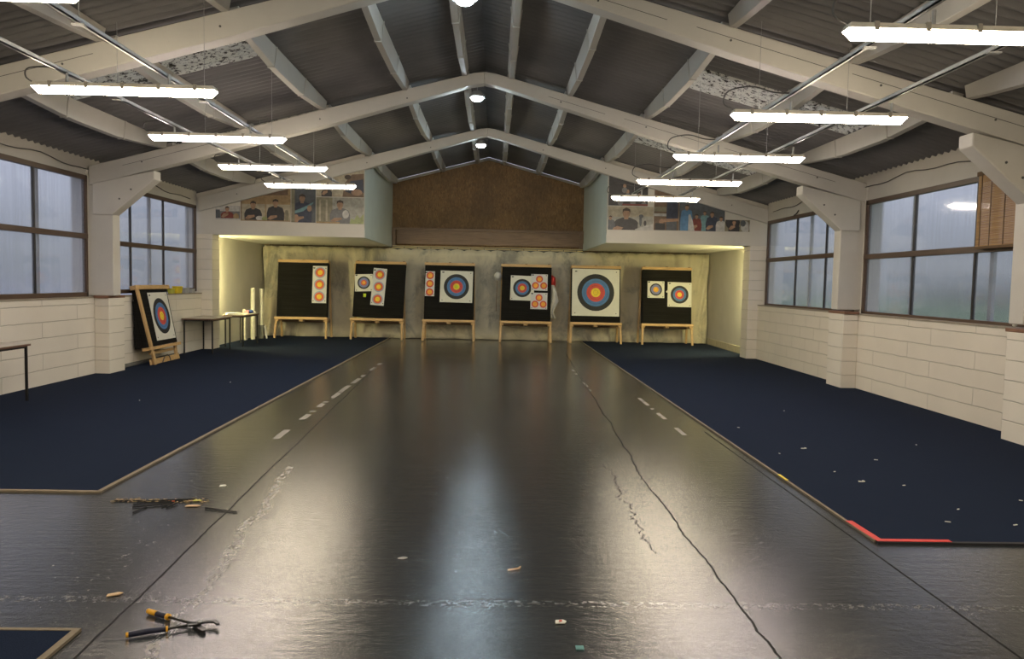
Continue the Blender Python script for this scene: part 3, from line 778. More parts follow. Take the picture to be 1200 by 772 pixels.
rail(3.52, 3.30, -4.8, 14.9, 'thin galvanised rail over the outer ends of the tube lights, bamboo blind side')

def bay_lamp(y, z, label, x):
    root = thing('high_bay_lamp', label, 'ceiling light', (x, y, z), group='round lamps under the ridge')
    m = MB(); m.cyl((x, y, z), (x, y, z + .03), 0.13, MAT['bay_housing'], 28); m.cyl((x, y, z + .03), (x, y, z + .10), 0.12, MAT['bay_housing'], 28, 0.07)
    m.build('housing', root)
    m = MB(); m.tube([(x, y, z), (x, y, z - .03), (x, y, z - .05), (x, y, z - .058)], [.10, .088, .055, .01], MAT['bay_glow'], 24); m.build('lens', root, smooth=True)
    m = MB(); m.cyl((x, y, z + .10), (x, y, ztop(x) + .1), 0.008, MAT['galv'], 8); m.build('hanging_rod', root)
bay_lamp(8.25, 4.52, 'nearest round cool white lamp under the roof ridge', -0.37)
bay_lamp(12.55, 4.52, 'middle round cool white lamp under the roof ridge', -0.34)
bay_lamp(16.95, 4.54, 'farthest round cool white lamp near the strand board gable', -0.36)
bay_lamp(3.9, 4.52, 'unseen round cool white lamp above the viewer', -0.37)  # added out of view, helps light the foreground

# yellow tubes hidden behind the recess piers
for s_, x in ((-1, -6.16), (1, 5.70)):
    root = thing('recess_tube_light', 'yellow tube light fixed upright behind the recess pier on the %s side' % ('table' if s_ < 0 else 'bare carpet'), 'light', (x, 17.12, 0.75))
    m = MB(); m.box((x - .04, 17.05, 0.75), (x + .04, 17.09, 2.35), MAT['fitting']); m.build('housing', root)
    m = MB(); m.cyl((x, 17.12, 0.80), (x, 17.12, 2.30), 0.018, MAT['recess_glow'], 12); m.build('tube', root, smooth=True)

# ------------------------------------------------------------------ net curtain
def curtain():
    m = MB(); xa, xb = XL + 0.03, XR + 0.08; n = 420; nz = 14; yc = 20.92
    vs = []; fs = []
    for i in range(n + 1):
        x = xa + (xb - xa) * i / n
        sc = abs(math.sin(math.pi * (x - xa) / 0.36))
        top = 2.43 - 0.045 * (1 - sc ** 0.7) if True else 0
        for j in range(nz + 1):
            v = j / nz; z = 0.012 + (top - 0.012) * v
            end = max(0, 1 - abs(x - xa) / 0.8) + max(0, 1 - abs(x - xb) / 0.7)
            w_ = 0.012 * math.sin(x * 5.1 + 2 * math.sin(x * 1.7)) + 0.010 * math.sin(x * 11.3 + 3 * v)
            w_ += end * 0.06 * math.sin(x * 26 - 9 * v) + 0.02 * math.sin(3.1 * x + 5 * v) * (1 - v)
            # gathered swags
            for gx in (-4.95, -3.9, -3.45, 4.9):
                d = x - gx - 0.25 * (1 - v); w_ += 0.035 * math.exp(-(d / 0.05) ** 2) * (0.3 + v)
            foot = -0.16 * max(0, 0.12 - v) / 0.12 * (0.6 + 0.4 * math.sin(7 * x))
            vs.append((x, yc + w_ + foot, z))
    for i in range(n):
        for j in range(nz):
            a_ = i * (nz + 1) + j; fs.append((a_, a_ + nz + 1, a_ + nz + 2, a_ + 1))
    m.add(vs, fs, MAT['net'])
    root = thing('net_curtain', 'long beige backstop netting hung behind the row of target stands', 'curtain', ((xa + xb) / 2, yc, 0))
    o = m.build('netting', root, smooth=True)
    sm = o.modifiers.new('thick', 'SOLIDIFY'); sm.thickness = 0.004
    for i in range(34):
        x = xa + 0.18 + 0.36 * i
        if x > xb: break
        mm = MB(); mm.tube([(x, yc + .02, 2.42), (x, yc + .03, 2.47), (x, yc + .06, 2.475)], 0.009, MAT['cable'], 6); mm.build('hook', root)
    mm = MB(); mm.cyl((xa, yc + .06, 2.478), (xb, yc + .06, 2.478), 0.010, MAT['cable'], 8); mm.build('wire', root)
curtain()
m = MB(); m.box((-2.8, 21.02, 2.30), (2.38, 21.10, 2.44), MAT['grey_dark']); struct('trim_6', m)

# ------------------------------------------------------------------ target stands
TH = R(7)
def tilt_m(ox, roll=0.0, oy=20.0):
    """local (x, depth, height along the leaning face) to world"""
    return Matrix.Translation((ox, oy, 0)) @ Matrix.Rotation(roll, 4, 'Y') @ Matrix.Rotation(-TH, 4, 'X')
def stand_proto():
    root = thing('target_stand', 'x', 'target stand', (0, 20, 0), group='wooden easels in a row before the netting')
    T = Matrix.Rotation(-TH, 4, 'X')
    def tm(mb): mb.v = [T @ p for p in mb.v]; return mb
    m = MB(); m.box((-.685, -.09, .50), (.685, .20, .565), MAT['pine']); tm(m).build('shelf', root, world=False, bevel=.005)
    for x in (-.63, 0, .63):
        m = MB(); m.box((x - .05, -.05, .45), (x + .05, .16, .50), MAT['pine']); tm(m).build('shelf_block', root, world=False, bevel=.005)
    for s_ in (-1, 1):
        m = MB(); m.bar((s_ * .662, -.06, 0.008), (s_ * .645, -.02, .50), .055, .045, MAT['pine_leg']); tm(m).build('leg', root, world=False, bevel=.004)
    for s_ in (-1, 1):
        m = MB(); m.bar((s_ * .66, .62, .012), (s_ * .63, .42, 1.98), .055, .04, MAT['pine_leg']); m.build('leg', root, world=False, bevel=.004)
    m = MB(); m.box((-.64, .52, .40), (.64, .56, .50), MAT['pine_dark']); m.build('rear_rail', root, world=False, bevel=.004)
    m = MB(); m.box((-.66, -.015, 1.995), (.66, .215, 2.065), MAT['pine']); tm(m).build('top_rail', root, world=False, bevel=.005)
    for x in (-.6, 0, .6):
        m = MB(); m.box((x - .03, 0.03, 2.065), (x + .03, .10, 2.085), MAT['pine_dark']); tm(m).build('rail_cleat', root, world=False)
    return root
def boss_proto():
    T = Matrix.Rotation(-TH, 4, 'X')
    m = MB(); m.box((-.65, 0, .567), (.65, .19, 1.993), MAT['foam']); m.v = [T @ p for p in m.v]
    o = m.build('foam_boss', None, world=False, bevel=.008)
    return tag(o, 'x', 'target boss', 'black foam bosses on the easels')
BD = [(-5.01, 0), (-3.05, R(2.2)), (-1.19, 0.2 * R(1)), (.82, R(.8)), (2.66, 0), (4.54, 0)]
NM = ['farthest from the blind window, over the table end carpet', 'second from the tables', 'third from the tables', 'fourth from the tables', 'fifth from the tables', 'sixth and last from the tables']
FN = ['one column of three red and yellow spots', 'a small face and a tilted column of spots', 'a column of spots and a large face', 'a face and two triangular spot sheets', 'one very large face', 'two separate square faces']
sp0, bp0 = stand_proto(), boss_proto()
for i, (x, rl) in enumerate(BD):
    if i == 0: s_o, b_o = sp0, bp0
    else: s_o, b_o = dup(sp0), dup(bp0)
    s_o.location = (x, 20, 0); b_o.location = (x, 20, 0)
    b_o.rotation_euler = (0, rl, 0); 
    if i == 1:
        for ch in children(s_o):
            if ch.name.startswith('top_rail') or ch.name.startswith('rail_cleat'): ch.location.x += rl * 1.45
    if rl: b_o.location = (x - rl * 0.5, 20, 0.0 + abs(rl) * .62)
    s_o['label'] = 'pine easel carrying the black boss with ' + FN[i]
    b_o['label'] = 'square black foam boss pinned with ' + FN[i]

def ring(m, T, cx, cz, r0, r1, mat, d, n=40):
    """flat annulus on the board plane (r0=0: disc)"""
    vs = []; fs = []
    for k_ in range(n):
        a_ = 2 * math.pi * k_ / n
        for r_ in (r0, r1): vs.append(T @ Vector((cx + r_ * math.cos(a_), d, cz + r_ * math.sin(a_))))
    if r0 > 0:
        for k_ in range(n): fs.append((2 * k_, 2 * k_ + 1, 2 * ((k_ + 1) % n) + 1, 2 * ((k_ + 1) % n)))
    else: fs.append(tuple(2 * k_ + 1 for k_ in range(n)))
    m.add(vs, fs, mat)
FULL = [(1.0, 'ring_black'), (.75, 'ring_blue'), (.5, 'ring_red'), (.25, 'ring_gold')]
FADED = [(1.0, 'ring_black'), (.80, 'ring_blue_faded'), (.44, 'ring_orange'), (.2, 'ring_gold')]
FADED2 = [(1.0, 'ring_black'), (.78, 'ring_blue_faded'), (.46, 'ring_red_warm'), (.26, 'ring_orange')]
SPOT = [(1.0, 'ring_blue_pale'), (.80, 'ring_red_warm'), (.44, 'ring_gold')]
SPOT2 = [(1.0, 'ring_red'), (.62, 'ring_orange')]
def face(name, label, T, cx, cz, w_, h_, spots, rot=0.0, paper='paper', corners=True, d0=-0.004):
    TT = T @ Matrix.Translation((cx, 0, cz)) @ Matrix.Rotation(rot, 4, 'Y')
    root = thing(name, label, 'target face', TT @ Vector((0, d0, -h_ / 2)))
    m = MB(); m.box((-w_ / 2, d0, -h_ / 2), (w_ / 2, d0 + .002, h_ / 2), MAT[paper], TT); m.build('paper_sheet', root)
    for (x, z, r, cols) in spots:
        mm = MB()
        for k_, (f_, c_) in enumerate(cols):
            nx = cols[k_ + 1][0] if k_ + 1 < len(cols) else 0
            ring(mm, TT, x, z, r * nx, r * f_, MAT[c_], d0 - 0.0012)
            if f_ >= .2 and len(cols) > 3 and c_ != 'ring_black':   # hairline scoring ring halfway
                ring(mm, TT, x, z, r * (f_ + nx) / 2 - r * .004, r * (f_ + nx) / 2 + r * .004, MAT['ink'] if c_ != 'ring_black' else MAT['paper'], d0 - 0.0016)
        mm.build('scoring_rings', root)
    if corners:
        mm = MB(); q = 0.022
        for sx in (-1, 1):
            for sz in (-1, 1):
                x, z = sx * (w_ / 2 - .06 * w_ - .01), sz * (h_ / 2 - .05 * h_ - .01)
                mm.box((x - q / 2, d0 - .001, z - q / 2), (x + q / 2, d0 - .0005, z + q / 2), MAT['ink'], TT)
        x, z = -w_ / 2 + .075 * w_, h_ / 2 - .055 * h_
        mm.box((x - .02, d0 - .0015, z - .012), (x + .035, d0 - .001, z + .014), MAT['ink'], TT)
        mm.build('corner_marks', root)
    return root
T0 = lambda i: tilt_m(0, 0)   # faces are placed in hall x
TB = T0(0)
face('paper_target', 'tall white sheet of three red and yellow spots on the first boss past the tables', TB, -4.57, 1.425, .37, .97, [(0.005, .315, .145, SPOT), (0, 0, .145, SPOT), (0, -.32, .145, SPOT)], paper='paper_cool')
face('paper_target', 'small square face with faded blue and orange rings on the second boss', TB, -3.42, 1.495, .46, .45, [(0, 0, .165, FADED2)], R(-2), d0=-.016)
face('paper_target', 'slanting white sheet of three spots beside the small faded face', TB, -3.03, 1.395, .35, .97, [(0, .32, .138, SPOT), (0, 0, .138, SPOT), (0, -.325, .138, SPOT)], R(4), paper='paper_cool', d0=-.016)
face('paper_target', 'narrow sheet of three small spots beside the large face on the third boss', TB, -1.70, 1.506, .245, .65, [(0, .215, .098, SPOT2), (0, 0, .098, SPOT2), (0, -.22, .098, SPOT2)], R(.8), paper='paper_cool')
f3 = face('paper_target', 'large square face with a lime centre on the third boss', TB, -1.005, 1.44, .85, .83, [(-.0, 0, .33, FULL)], R(.8))
face('paper_target', 'medium square face overlapped by the triangular spot sheets', TB, .72, 1.437, .62, .65, [(0, 0, .24, FULL)], R(1.2), d0=-.010)
TRI = lambda r, cols: [(0, .115, r, cols), (.105, -.065, r, cols), (-.105, -.065, r, cols)]
face('paper_target', 'upper of two small sheets with three spots in a triangle', TB, 1.168, 1.595, .43, .43, [(0, .085, .092, SPOT2), (.115, -.085, .092, SPOT2), (-.10, -.085, .092, SPOT2)], R(.6), paper='paper_cool', d0=-.0145)
face('paper_target', 'lower of two small sheets with three spots in a triangle', TB, 1.162, 1.105, .44, .43, [(0, .085, .092, SPOT2), (.115, -.085, .092, SPOT2), (-.10, -.085, .092, SPOT2)], R(.6), paper='paper_cool', d0=-.0145)
face('paper_target', 'very large square face nearly filling the fifth boss', TB, 2.655, 1.358, 1.25, 1.24, [(0, 0, .488, FULL)], R(.2))
face('paper_target', 'small square face on the last boss, higher of its pair', TB, 4.245, 1.469, .445, .44, [(0, 0, .162, FADED)], R(.3))
face('paper_target', 'medium square face at the edge of the last boss, lower of its pair', TB, 4.872, 1.346, .635, .65, [(0, 0, .236, FULL)], R(.6))
mm = MB(); ring(mm, TB, -.995, 1.435, 0, .045, MAT['ring_lime'], -.0065, 20); mm.v = mm.v
o = mm.build('lime_centre', f3)
m = MB(); m.box((-.035, -.012, -.045), (.035, 0.0, .045), MAT['ring_lime'], TB @ Matrix.Translation((-3.39, 0, 1.165))); tag(m.build('foam_plug'), 'small lime plug stuck below the small faded face', 'plug')
m = MB(); m.cyl(TB @ Vector((4.52, -.012, 1.40)), TB @ Vector((4.57, -.03, 1.46)), .02, MAT['white_foam'], 8); tag(m.build('foam_plug'), 'tiny white peg between the two faces of the last boss', 'plug')

# cloths and hat hanging on the fourth stand
m = MB(); m.sphere((.075, 20.32, 1.73), .095, MAT['white_cloth'], 16, 10, (1, .7, 1.15)); m.cyl((.0, 20.34, 1.64), (.15, 20.34, 1.64), .02, MAT['white_cloth'], 8)
tag(m.build('sun_hat', smooth=True), 'white rounded hat hung on the edge of the fourth easel', 'hat')
m = MB(); m.bar((.045, 20.33, .80), (.06, 20.36, 1.60), .02, .03, MAT['pine_dark']); tag(m.build('hanging_strap'), 'thin dark strap hanging below the white hat', 'strap')
def cloth(pts, mat, name, label, cat, depth=20.34):
    m = MB(); n = len(pts); vs = []; fs = []
    for i, (x0, x1, z) in enumerate(pts):
        for k_ in range(9):
            u = k_ / 8; vs.append((x0 + (x1 - x0) * u, depth + .02 * math.sin(u * 9 + i * .9) , z))
    for i in range(n - 1):
        for k_ in range(8): a_ = i * 9 + k_; fs.append((a_, a_ + 1, a_ + 10, a_ + 9))
    m.add(vs, fs, mat); o = m.build(name, smooth=True); md = o.modifiers.new('thick', 'SOLIDIFY'); md.thickness = .006
    return tag(o, label, cat)
cloth([(1.46, 1.52, 1.78), (1.46, 1.60, 1.72), (1.46, 1.61, 1.60), (1.46, 1.60, 1.48)], MAT['red_cloth'], 'red_flag', 'red cloth hung at the edge of the fourth boss', 'cloth', 20.36)
cloth([(1.47, 1.57, 1.52), (1.48, 1.62, 1.38), (1.48, 1.67, 1.18), (1.48, 1.70, 1.10), (1.48, 1.62, .95), (1.48, 1.56, .80), (1.50, 1.64, .64)], MAT['white_cloth'], 'white_bag', 'crumpled white cloth bag hanging below the red cloth', 'bag', 20.32)

# ------------------------------------------------------------------ leaning target by the wall
root = thing('leaning_target_stand', 'folded pine easel with a black boss leaning on the window ledge', 'target stand', (-6.05, 14.1, 0))
# frame of the leaning plane: foot line x=-5.93, top x=-6.24 at z=1.30
foot, topx, ztp = -5.93, -6.20, 1.34
lean = math.atan2(foot - topx, ztp)
LM = Matrix.Translation((foot, 13.42, 0)) @ Matrix.Rotation(-lean, 4, 'Y') @ Matrix.Rotation(R(90), 4, 'Z')
# local: x = along the wall (world y), y = towards the wall (-x), z = up the slope
Tl = LM
def lb(name, a_, b_, mat, bev=.005):
    m = MB(); m.box(a_, b_, mat, Tl); return m.build(name, root, bevel=bev)
m = MB(); m.bar(Tl @ Vector((.10, -.02, .01)), Tl @ Vector((.0, -.02, 1.36)), .085, .035, MAT['pine_leg'], side=(0, 1, 0)); m.build('leg', root, bevel=.004)
m = MB(); m.bar(Tl @ Vector((1.12, .03, .01)), Tl @ Vector((1.18, .03, .34)), .085, .035, MAT['pine_leg'], side=(0, 1, 0)); m.build('leg', root, bevel=.004)
lb('shelf', (-.03, -.05, .27), (1.27, .10, .325), MAT['pine'])
lb('foot_rail', (.02, .01, .015), (1.22, .04, .11), MAT['pine'])
lb('lower_rail', (.10, .04, .19), (1.1, .06, .245), MAT['pine'])
lb('top_rail', (-.05, -.035, 1.345), (1.32, .075, 1.42), MAT['pine'])
m = MB(); m.tube([Tl @ Vector(p) for p in ((.42, -.01, .02), (.50, -.03, .12), (.60, -.04, .14), (.70, -.03, .10), (.76, -.01, .015))], .009, MAT['cable'], 6); m.build('loop_of_cord', root)
m = MB(); m.box((.0, .0, .33), (1.24, .085, 1.34), MAT['foam'], Tl)
m.prism([(.085, .33), (.24, .33), (.105, 1.16), (.085, 1.16)], 'x', 0, 1.24, MAT['foam'], Tl)
tag(m.build('foam_boss', bevel=.01), 'black foam boss leaning in the folded easel against the wall', 'target boss')
TF = Tl
face('paper_target', 'square face with blue, red and gold rings on the leaning boss', TF, .79, .85, .80, .87, [(0.0, 0.0, .33, FULL)], R(0), d0=-.006)

# rubber strip along the wall foot
m = MB(); m.box((XL + .01, 12.72, .013), (XL + .09, 15.2, .06), MAT['grey_dark']); tag(m.build('rubber_strip', bevel=.005), 'dark rubber strip lying along the wall foot behind the leaning target', 'strip')

# ------------------------------------------------------------------ tables
def table(label, x0, x1, y0, y1, h_, over=.02):
    root = thing('folding_table', label, 'table', ((x0 + x1) / 2, (y0 + y1) / 2, 0))
    m = MB(); m.box((x0, y0, h_ - .012), (x1, y1, h_), MAT['table_top']); m.build('table_top', root, bevel=.003)
    m = MB()
    m.box((x0 + .002, y0 + .002, h_ - .034), (x1 - .002, y1 - .002, h_ - .012), MAT['table_edge']); m.build('edge_band', root)
    m = MB()
    for a_, b_ in (((x0 + .03, y0 + .03), (x1 - .03, y0 + .055)), ((x0 + .03, y1 - .055), (x1 - .03, y1 - .03)), ((x0 + .03, y0 + .03), (x0 + .055, y1 - .03)), ((x1 - .055, y0 + .03), (x1 - .03, y1 - .03))):
        m.box((a_[0], a_[1], h_ - .06), (b_[0], b_[1], h_ - .034), MAT['black_metal'])
    m.build('under_frame', root)
    for x in (x0 + .04, x1 - .04):
        for y in (y0 + .04, y1 - .04):
            m = MB(); m.box((x - .0125, y - .0125, 0.013), (x + .0125, y + .0125, h_ - .034), MAT['black_metal']); m.build('leg', root)
table('grey topped table with black legs beside the leaning target', -6.26, -5.62, 15.5, 16.60, .73)
table('grey topped table holding papers inside the recess opening', -6.03, -5.56, 17.2, 18.3, .73)
table('near table with a brown edge and one black leg showing', -6.25, -5.66, 7.9, 9.5, .72)
random.seed(3)
def bit(name, label, cat, shape, mat, loc, rz=0, bevel=0.0):
    m = MB(); Mx = Matrix.Translation(loc) @ Matrix.Rotation(rz, 4, 'Z')
    m.box((-shape[0] / 2, -shape[1] / 2, 0), (shape[0] / 2, shape[1] / 2, shape[2]), mat, Mx)
    return tag(m.build(name, bevel=bevel), label, cat)
for nm, lab, sh, mt, lc, rz in (
    ('paper_pile', 'crumpled white papers on the table nearest the recess edge', (.30, .22, .04), 'paper', (-5.86, 17.36, .731), .3),
    ('paper_pile', 'flat white sheets at the middle of the recess table', (.30, .21, .012), 'paper', (-5.80, 17.75, .731), -.2),
    ('pin_box', 'small pink box between the papers and the blue pouch', (.10, .08, .06), 'pink', (-5.72, 17.86, .744), .2)):
    m = MB(); Mx = Matrix.Translation(lc) @ Matrix.Rotation(rz, 4, 'Z')
    n = 3 if 'pile' in nm else 1
    for k_ in range(n):
        q = Mx @ Matrix.Rotation(.25 * k_, 4, 'Z')
        m.box((-sh[0] / 2, -sh[1] / 2, sh[2] / n * k_), (sh[0] / 2, sh[1] / 2, sh[2] / n * (k_ + 1)), MAT[mt], q)
    tag(m.build(nm, bevel=.002), lab, 'paper' if 'pile' in nm else 'box')
m = MB(); m.sphere((-5.70, 18.03, .775), .075, MAT['blue_plastic'], 14, 8, (1.1, 1.3, .55)); tag(m.build('pouch', smooth=True), 'small blue pouch on the recess table', 'pouch')
m = MB(); m.box((-5.75, 18.12, .731), (-5.60, 18.27, .77), MAT['paper']); tag(m.build('card_box', bevel=.004), 'low white box at the far end of the recess table', 'box')
# rolls and boxes standing in the corner past the tables
def roll(name, label, cat, x, y, r, z1, mat, base=None):
    root = thing(name, label, cat, (x, y, 0))
    m = MB(); m.cyl((x, y, .02 if not base else base), (x, y, z1), r, mat, 20); m.cyl((x, y, z1), (x, y, z1 + .004), r * .7, MAT['grey_dark'], 16); m.build('roll', root, smooth=False)
    if base: mm = MB(); mm.box((x - r - .02, y - r - .02, .014), (x + r + .02, y + r + .02, base), MAT['grey_dark']); mm.build('base', root, bevel=.005)
roll('foam_roll', 'tall cream roll standing in the recess corner, nearer the tables', 'roll', -6.04, 19.35, .055, 1.30, MAT['white_foam'])
roll('foam_roll', 'tall cream roll standing on a dark grey base beside the netting', 'roll', -5.95, 19.75, .045, 1.28, MAT['white_foam'], .36)
m = MB(); m.box((-6.22, 19.1, .014), (-6.14, 19.25, .78), MAT['white_foam']); tag(m.build('foam_board', bevel=.004), 'short cream board against the recess wall beside the rolls', 'board')
m = MB(); m.bar((-5.80, 19.72, .014), (-5.86, 19.74, .34), .045, .03, MAT['white_cloth']); tag(m.build('white_stick', bevel=.003), 'short white stick leaning on the dark base of the roll', 'stick')

# things on the window ledge
def tub(label, x, y, z, a_, b_, h_, mat, lid=None):
    root = thing('tub', label, 'tub', (x, y, z))
    m = MB(); vs = []
    for k_, f_ in ((0, .85), (1, 1.0)):
        for sx, sy in ((-1, -1), (1, -1), (1, 1), (-1, 1)): vs.append((x + sx * a_ / 2 * f_, y + sy * b_ / 2 * f_, z + k_ * h_))
    m.add(vs, [(0, 3, 2, 1), (4, 5, 6, 7), (0, 1, 5, 4), (1, 2, 6, 5), (2, 3, 7, 6), (3, 0, 4, 7)], mat); m.build('body', root, bevel=.008)
    if lid: mm = MB(); mm.box((x - a_ / 2 - .006, y - b_ / 2 - .006, z + h_), (x + a_ / 2 + .006, y + b_ / 2 + .006, z + h_ + .012), lid); mm.build('lid', root, bevel=.003)
tub('small lime yellow tub on the window ledge beside the leaning target', -6.30, 15.12, 1.223, .09, .16, .09, MAT['fletch_yellow'], MAT['yellow'])
tub('larger yellow tub on the window ledge', -6.30, 15.42, 1.223, .10, .28, .13, MAT['yellow'], MAT['yellow'])
tub('cloudy clear tub on the ledge past the yellow tubs', -6.30, 15.80, 1.223, .10, .22, .10, MAT['clear_plastic'], MAT['clear_plastic'])
tub('little clear pot at the ledge end by the pier', -6.30, 16.15, 1.223, .08, .16, .08, MAT['clear_plastic'])
m = MB(); m.sphere((5.80, 8.42, 1.215), .024, MAT['white_foam'], 10, 6); tag(m.build('plaster_lump', smooth=True), 'small white lump on the ledge below the blind', 'lump')

# cables clipped along the eaves beams
for sd, x, lb_ in ((-1, WL + .04, 'leaning target'), (1, WR - .04, 'bamboo blind')):
    pts = []; y = 3.0
    while y < 16.4: pts.append((x, y, 3.21 + .035 * math.sin(y * 1.9) + .02 * math.sin(y * 5.3))); y += .25
    m = MB(); m.tube(pts, .007, MAT['cable'], 6); tag(m.build('wall_cable', smooth=True), 'dark cable sagging along the eaves beam on the %s side' % lb_, 'cable')
m = MB(); m.tube([(XR + .13, 14.9, 3.08), (XR + .11, 14.95, 3.02), (XR + .12, 15.1, 3.0)], .012, MAT['cable'], 6); tag(m.build('cable_hook'), 'dark hook of cable over the far window beside the knee bracket', 'cable')

# ------------------------------------------------------------------ bamboo blind
root = thing('bamboo_blind', 'brown bamboo roller blind half lowered over the window nearest the viewer', 'blind', (5.80, 8.62, 2.1))
m = MB(); nn = 44
for k_ in range(nn):
    z = 2.12 + (2.97 - 2.12) * k_ / nn; m.box((5.795, 8.07, z), (5.803, 9.2, z + .0165), MAT['bamboo'])
m.build('slats', root)
for y in (8.2, 8.45, 8.7, 8.95, 9.13):
    mm = MB(); mm.box((5.790, y - .006, 2.10), (5.794, y + .006, 2.98), MAT['cord']); mm.build('lacing', root)
m = MB(); m.box((5.785, 8.07, 2.085), (5.812, 9.2, 2.12), MAT['cord']); m.build('bottom_rail', root, bevel=.004)
m = MB(); m.box((5.78, 8.05, 2.96), (5.83, 9.22, 3.01), MAT['cord']); m.build('head_rail', root, bevel=.004)
m = MB(); m.cyl((5.785, 8.42, 1.48), (5.785, 8.42, 2.1), .003, MAT['cord'], 6); m.cyl((5.785, 8.42, 1.43), (5.785, 8.42, 1.48), .010, MAT['tile_cap'], 8); m.build('pull_cord', root)

# ------------------------------------------------------------------ photographs printed on the store fronts
YP = 16.66
def beam_low(x): return ztop(x) - 0.235
class Photo:
    def __init__(s, label, x0, x1, z0, z1=None, slope=False, bgc='cream'):
        s.m = MB(); s.x0, s.x1, s.z0 = x0, x1, z0; s.d = 0
        if z1 is None: a_, b_ = beam_low(x0) - .0, beam_low(x1) - .0
        else: a_, b_ = min(z1, beam_low(x0)), min(z1, beam_low(x1))
        s.za, s.zb = a_, b_; s.label = label
        poly = [(x0, z0), (x1, z0), (x1, b_), (x0, a_)]
        if z1 is not None and (beam_low(x0) < z1) != (beam_low(x1) < z1):
            xk = CX + (1 if x0 > CX else -1) * (4.615 - z1) / SL
            if x0 < xk < x1: poly = [(x0, z0), (x1, z0), (x1, b_), (xk, z1), (x0, a_)]
        s.poly = poly
        s.m.prism(poly, 'y', YP + .004, YP + .019, PH[bgc])
    def top(s, x):
        # upper limit of the print at x
        xs_ = [p for p in s.poly[2:]]; xs_ = sorted(xs_)
        for (xa, za), (xb, zb) in zip(xs_, xs_[1:]):
            if xa <= x <= xb: return za + (zb - za) * (x - xa) / max(1e-6, xb - xa)
        return min(s.za, s.zb)
    def shape(s, pts, c):
        s.d += 1; y = YP + .004 - .0004 * s.d
        W = s.x1 - s.x0
        out = []
        for u, v in pts:
            x = s.x0 + max(0.002, min(.998, u)) * W; z = min(s.z0 + v, s.top(x) - .002); z = max(z, s.z0 + .001)
            out.append((x, y, z))
        s.m.flat(out, PH[c]); return s
    def oval(s, u, v, ru, rv, c, n=14):
        W = s.x1 - s.x0
        return s.shape([(u + ru / W * math.cos(2 * math.pi * k_ / n), v + rv * math.sin(2 * math.pi * k_ / n)) for k_ in range(n)], c)
    def rect(s, u0, u1, v0, v1, c): return s.shape([(u0, v0), (u1, v0), (u1, v1), (u0, v1)], c)
    def person(s, u, h_, wd, top_c, hair='hair', base=0.0, arms=True, hands='skin'):
        """head and shoulders figure printed flat; h_ head top height, wd shoulder width in metres"""
        W = s.x1 - s.x0; w_ = wd / W; r = wd * .19
        hz = h_ - r * 1.2
        s.shape([(u - w_ * .5, base), (u + w_ * .5, base), (u + w_ * .52, base + (hz - base) * .45), (u + w_ * .42, hz - r * 1.5), (u + w_ * .16, hz - r * .95),
                 (u - w_ * .16, hz - r * .95), (u - w_ * .42, hz - r * 1.5), (u - w_ * .52, base + (hz - base) * .45)], top_c)
        s.rect(u - w_ * .09, u + w_ * .09, hz - r * 1.35, hz - r * .5, 'skin')
        s.oval(u, hz, r * .82, r * 1.08, 'skin')
        s.shape([(u - r * .9 / W, hz + r * .1), (u - r * .8 / W, hz + r * .9), (u, hz + r * 1.3), (u + r * .85 / W, hz + r * .9), (u + r * .9 / W, hz + r * .15), (u + r * .55 / W, hz + r * .55), (u - r * .5 / W, hz + r * .6)], hair)
        if arms:
            s.shape([(u - w_ * .5, base + .05), (u - w_ * .3, base + .03), (u + w_ * .1, base + .09), (u + w_ * .08, base + .13), (u - w_ * .3, base + .12)], hands)
        return s
    def done(s):
        o = s.m.build('wall_photograph'); return tag(o, s.label, 'photo print', 'photographs mounted on the store fronts')
P = Photo('smallest print, a figure in maroon at a bench near the window corner', -5.99, -5.48, 2.80, 3.08, bgc='grey')
P.rect(0, 1, .17, .28, 'white').rect(.0, .18, .0, .2, 'slate').person(.48, .27, .26, 'maroon').oval(.85, .06, .06, .07, 'wood').rect(0, 1, 0, .02, 'white').done()
P = Photo('print of two figures in black leaning over a bench', -5.46, -4.40, 2.775, None, bgc='cream')
P.rect(0, 1, .36, .9, 'wood').rect(.0, .02, 0, .6, 'brown').rect(.49, .51, 0, .6, 'wood').person(.25, .42, .36, 'dark').person(.70, .47, .36, 'dark')
P.oval(.38, .06, .08, .05, 'white').oval(.48, .05, .06, .05, 'green').oval(.92, .12, .05, .13, 'olive').rect(.0, .99, .0, .02, 'wood').rect(.25, .95, .56, .75, 'brown').done()
P = Photo('dark print of a figure in navy holding a pale blue object', -4.385, -3.87, 2.765, None, bgc='slate')
P.person(.45, .60, .40, 'navy').shape([(.1, .18), (.5, .24), (.9, .40), (.92, .44), (.5, .32), (.12, .24)], 'teal').oval(.2, .08, .06, .09, 'skin').oval(.75, .3, .05, .07, 'skin').rect(.0, .15, .0, .7, 'olive').done()
P = Photo('lower print of a figure in checked grey leaning over a bench by green leaves', -3.855, -2.84, 2.755, 3.31, bgc='wall')
P.rect(0, .34, .0, .55, 'olive').rect(.06, .10, .05, .5, 'cream').rect(.2, .24, .05, .5, 'cream').person(.50, .50, .42, 'grey').oval(.62, .2, .07, .09, 'white')
P.shape([(.7, 0), (1, 0), (1, .22), (.92, .12), (.86, .2), (.8, .08), (.74, .12)], 'green').rect(0, .5, 0, .035, 'wood').done()
P = Photo('upper print of heads and shoulders beside the pale store side', -3.855, -2.84, 3.325, None, bgc='cream')
P.shape([(.55, 0), (1, 0), (1, .5), (.75, .48), (.6, .3)], 'brown').person(.22, .24, .22, 'dark').shape([(.6, .12), (.72, .34), (.98, .38), (1, .1), (.8, .05)], 'navy').oval(.66, .42, .07, .05, 'hair').oval(.85, .1, .12, .07, 'skin').done()
P = Photo('lower print of a figure in black seated at a desk', 2.42, 3.40, 2.755, 3.26, bgc='wall')
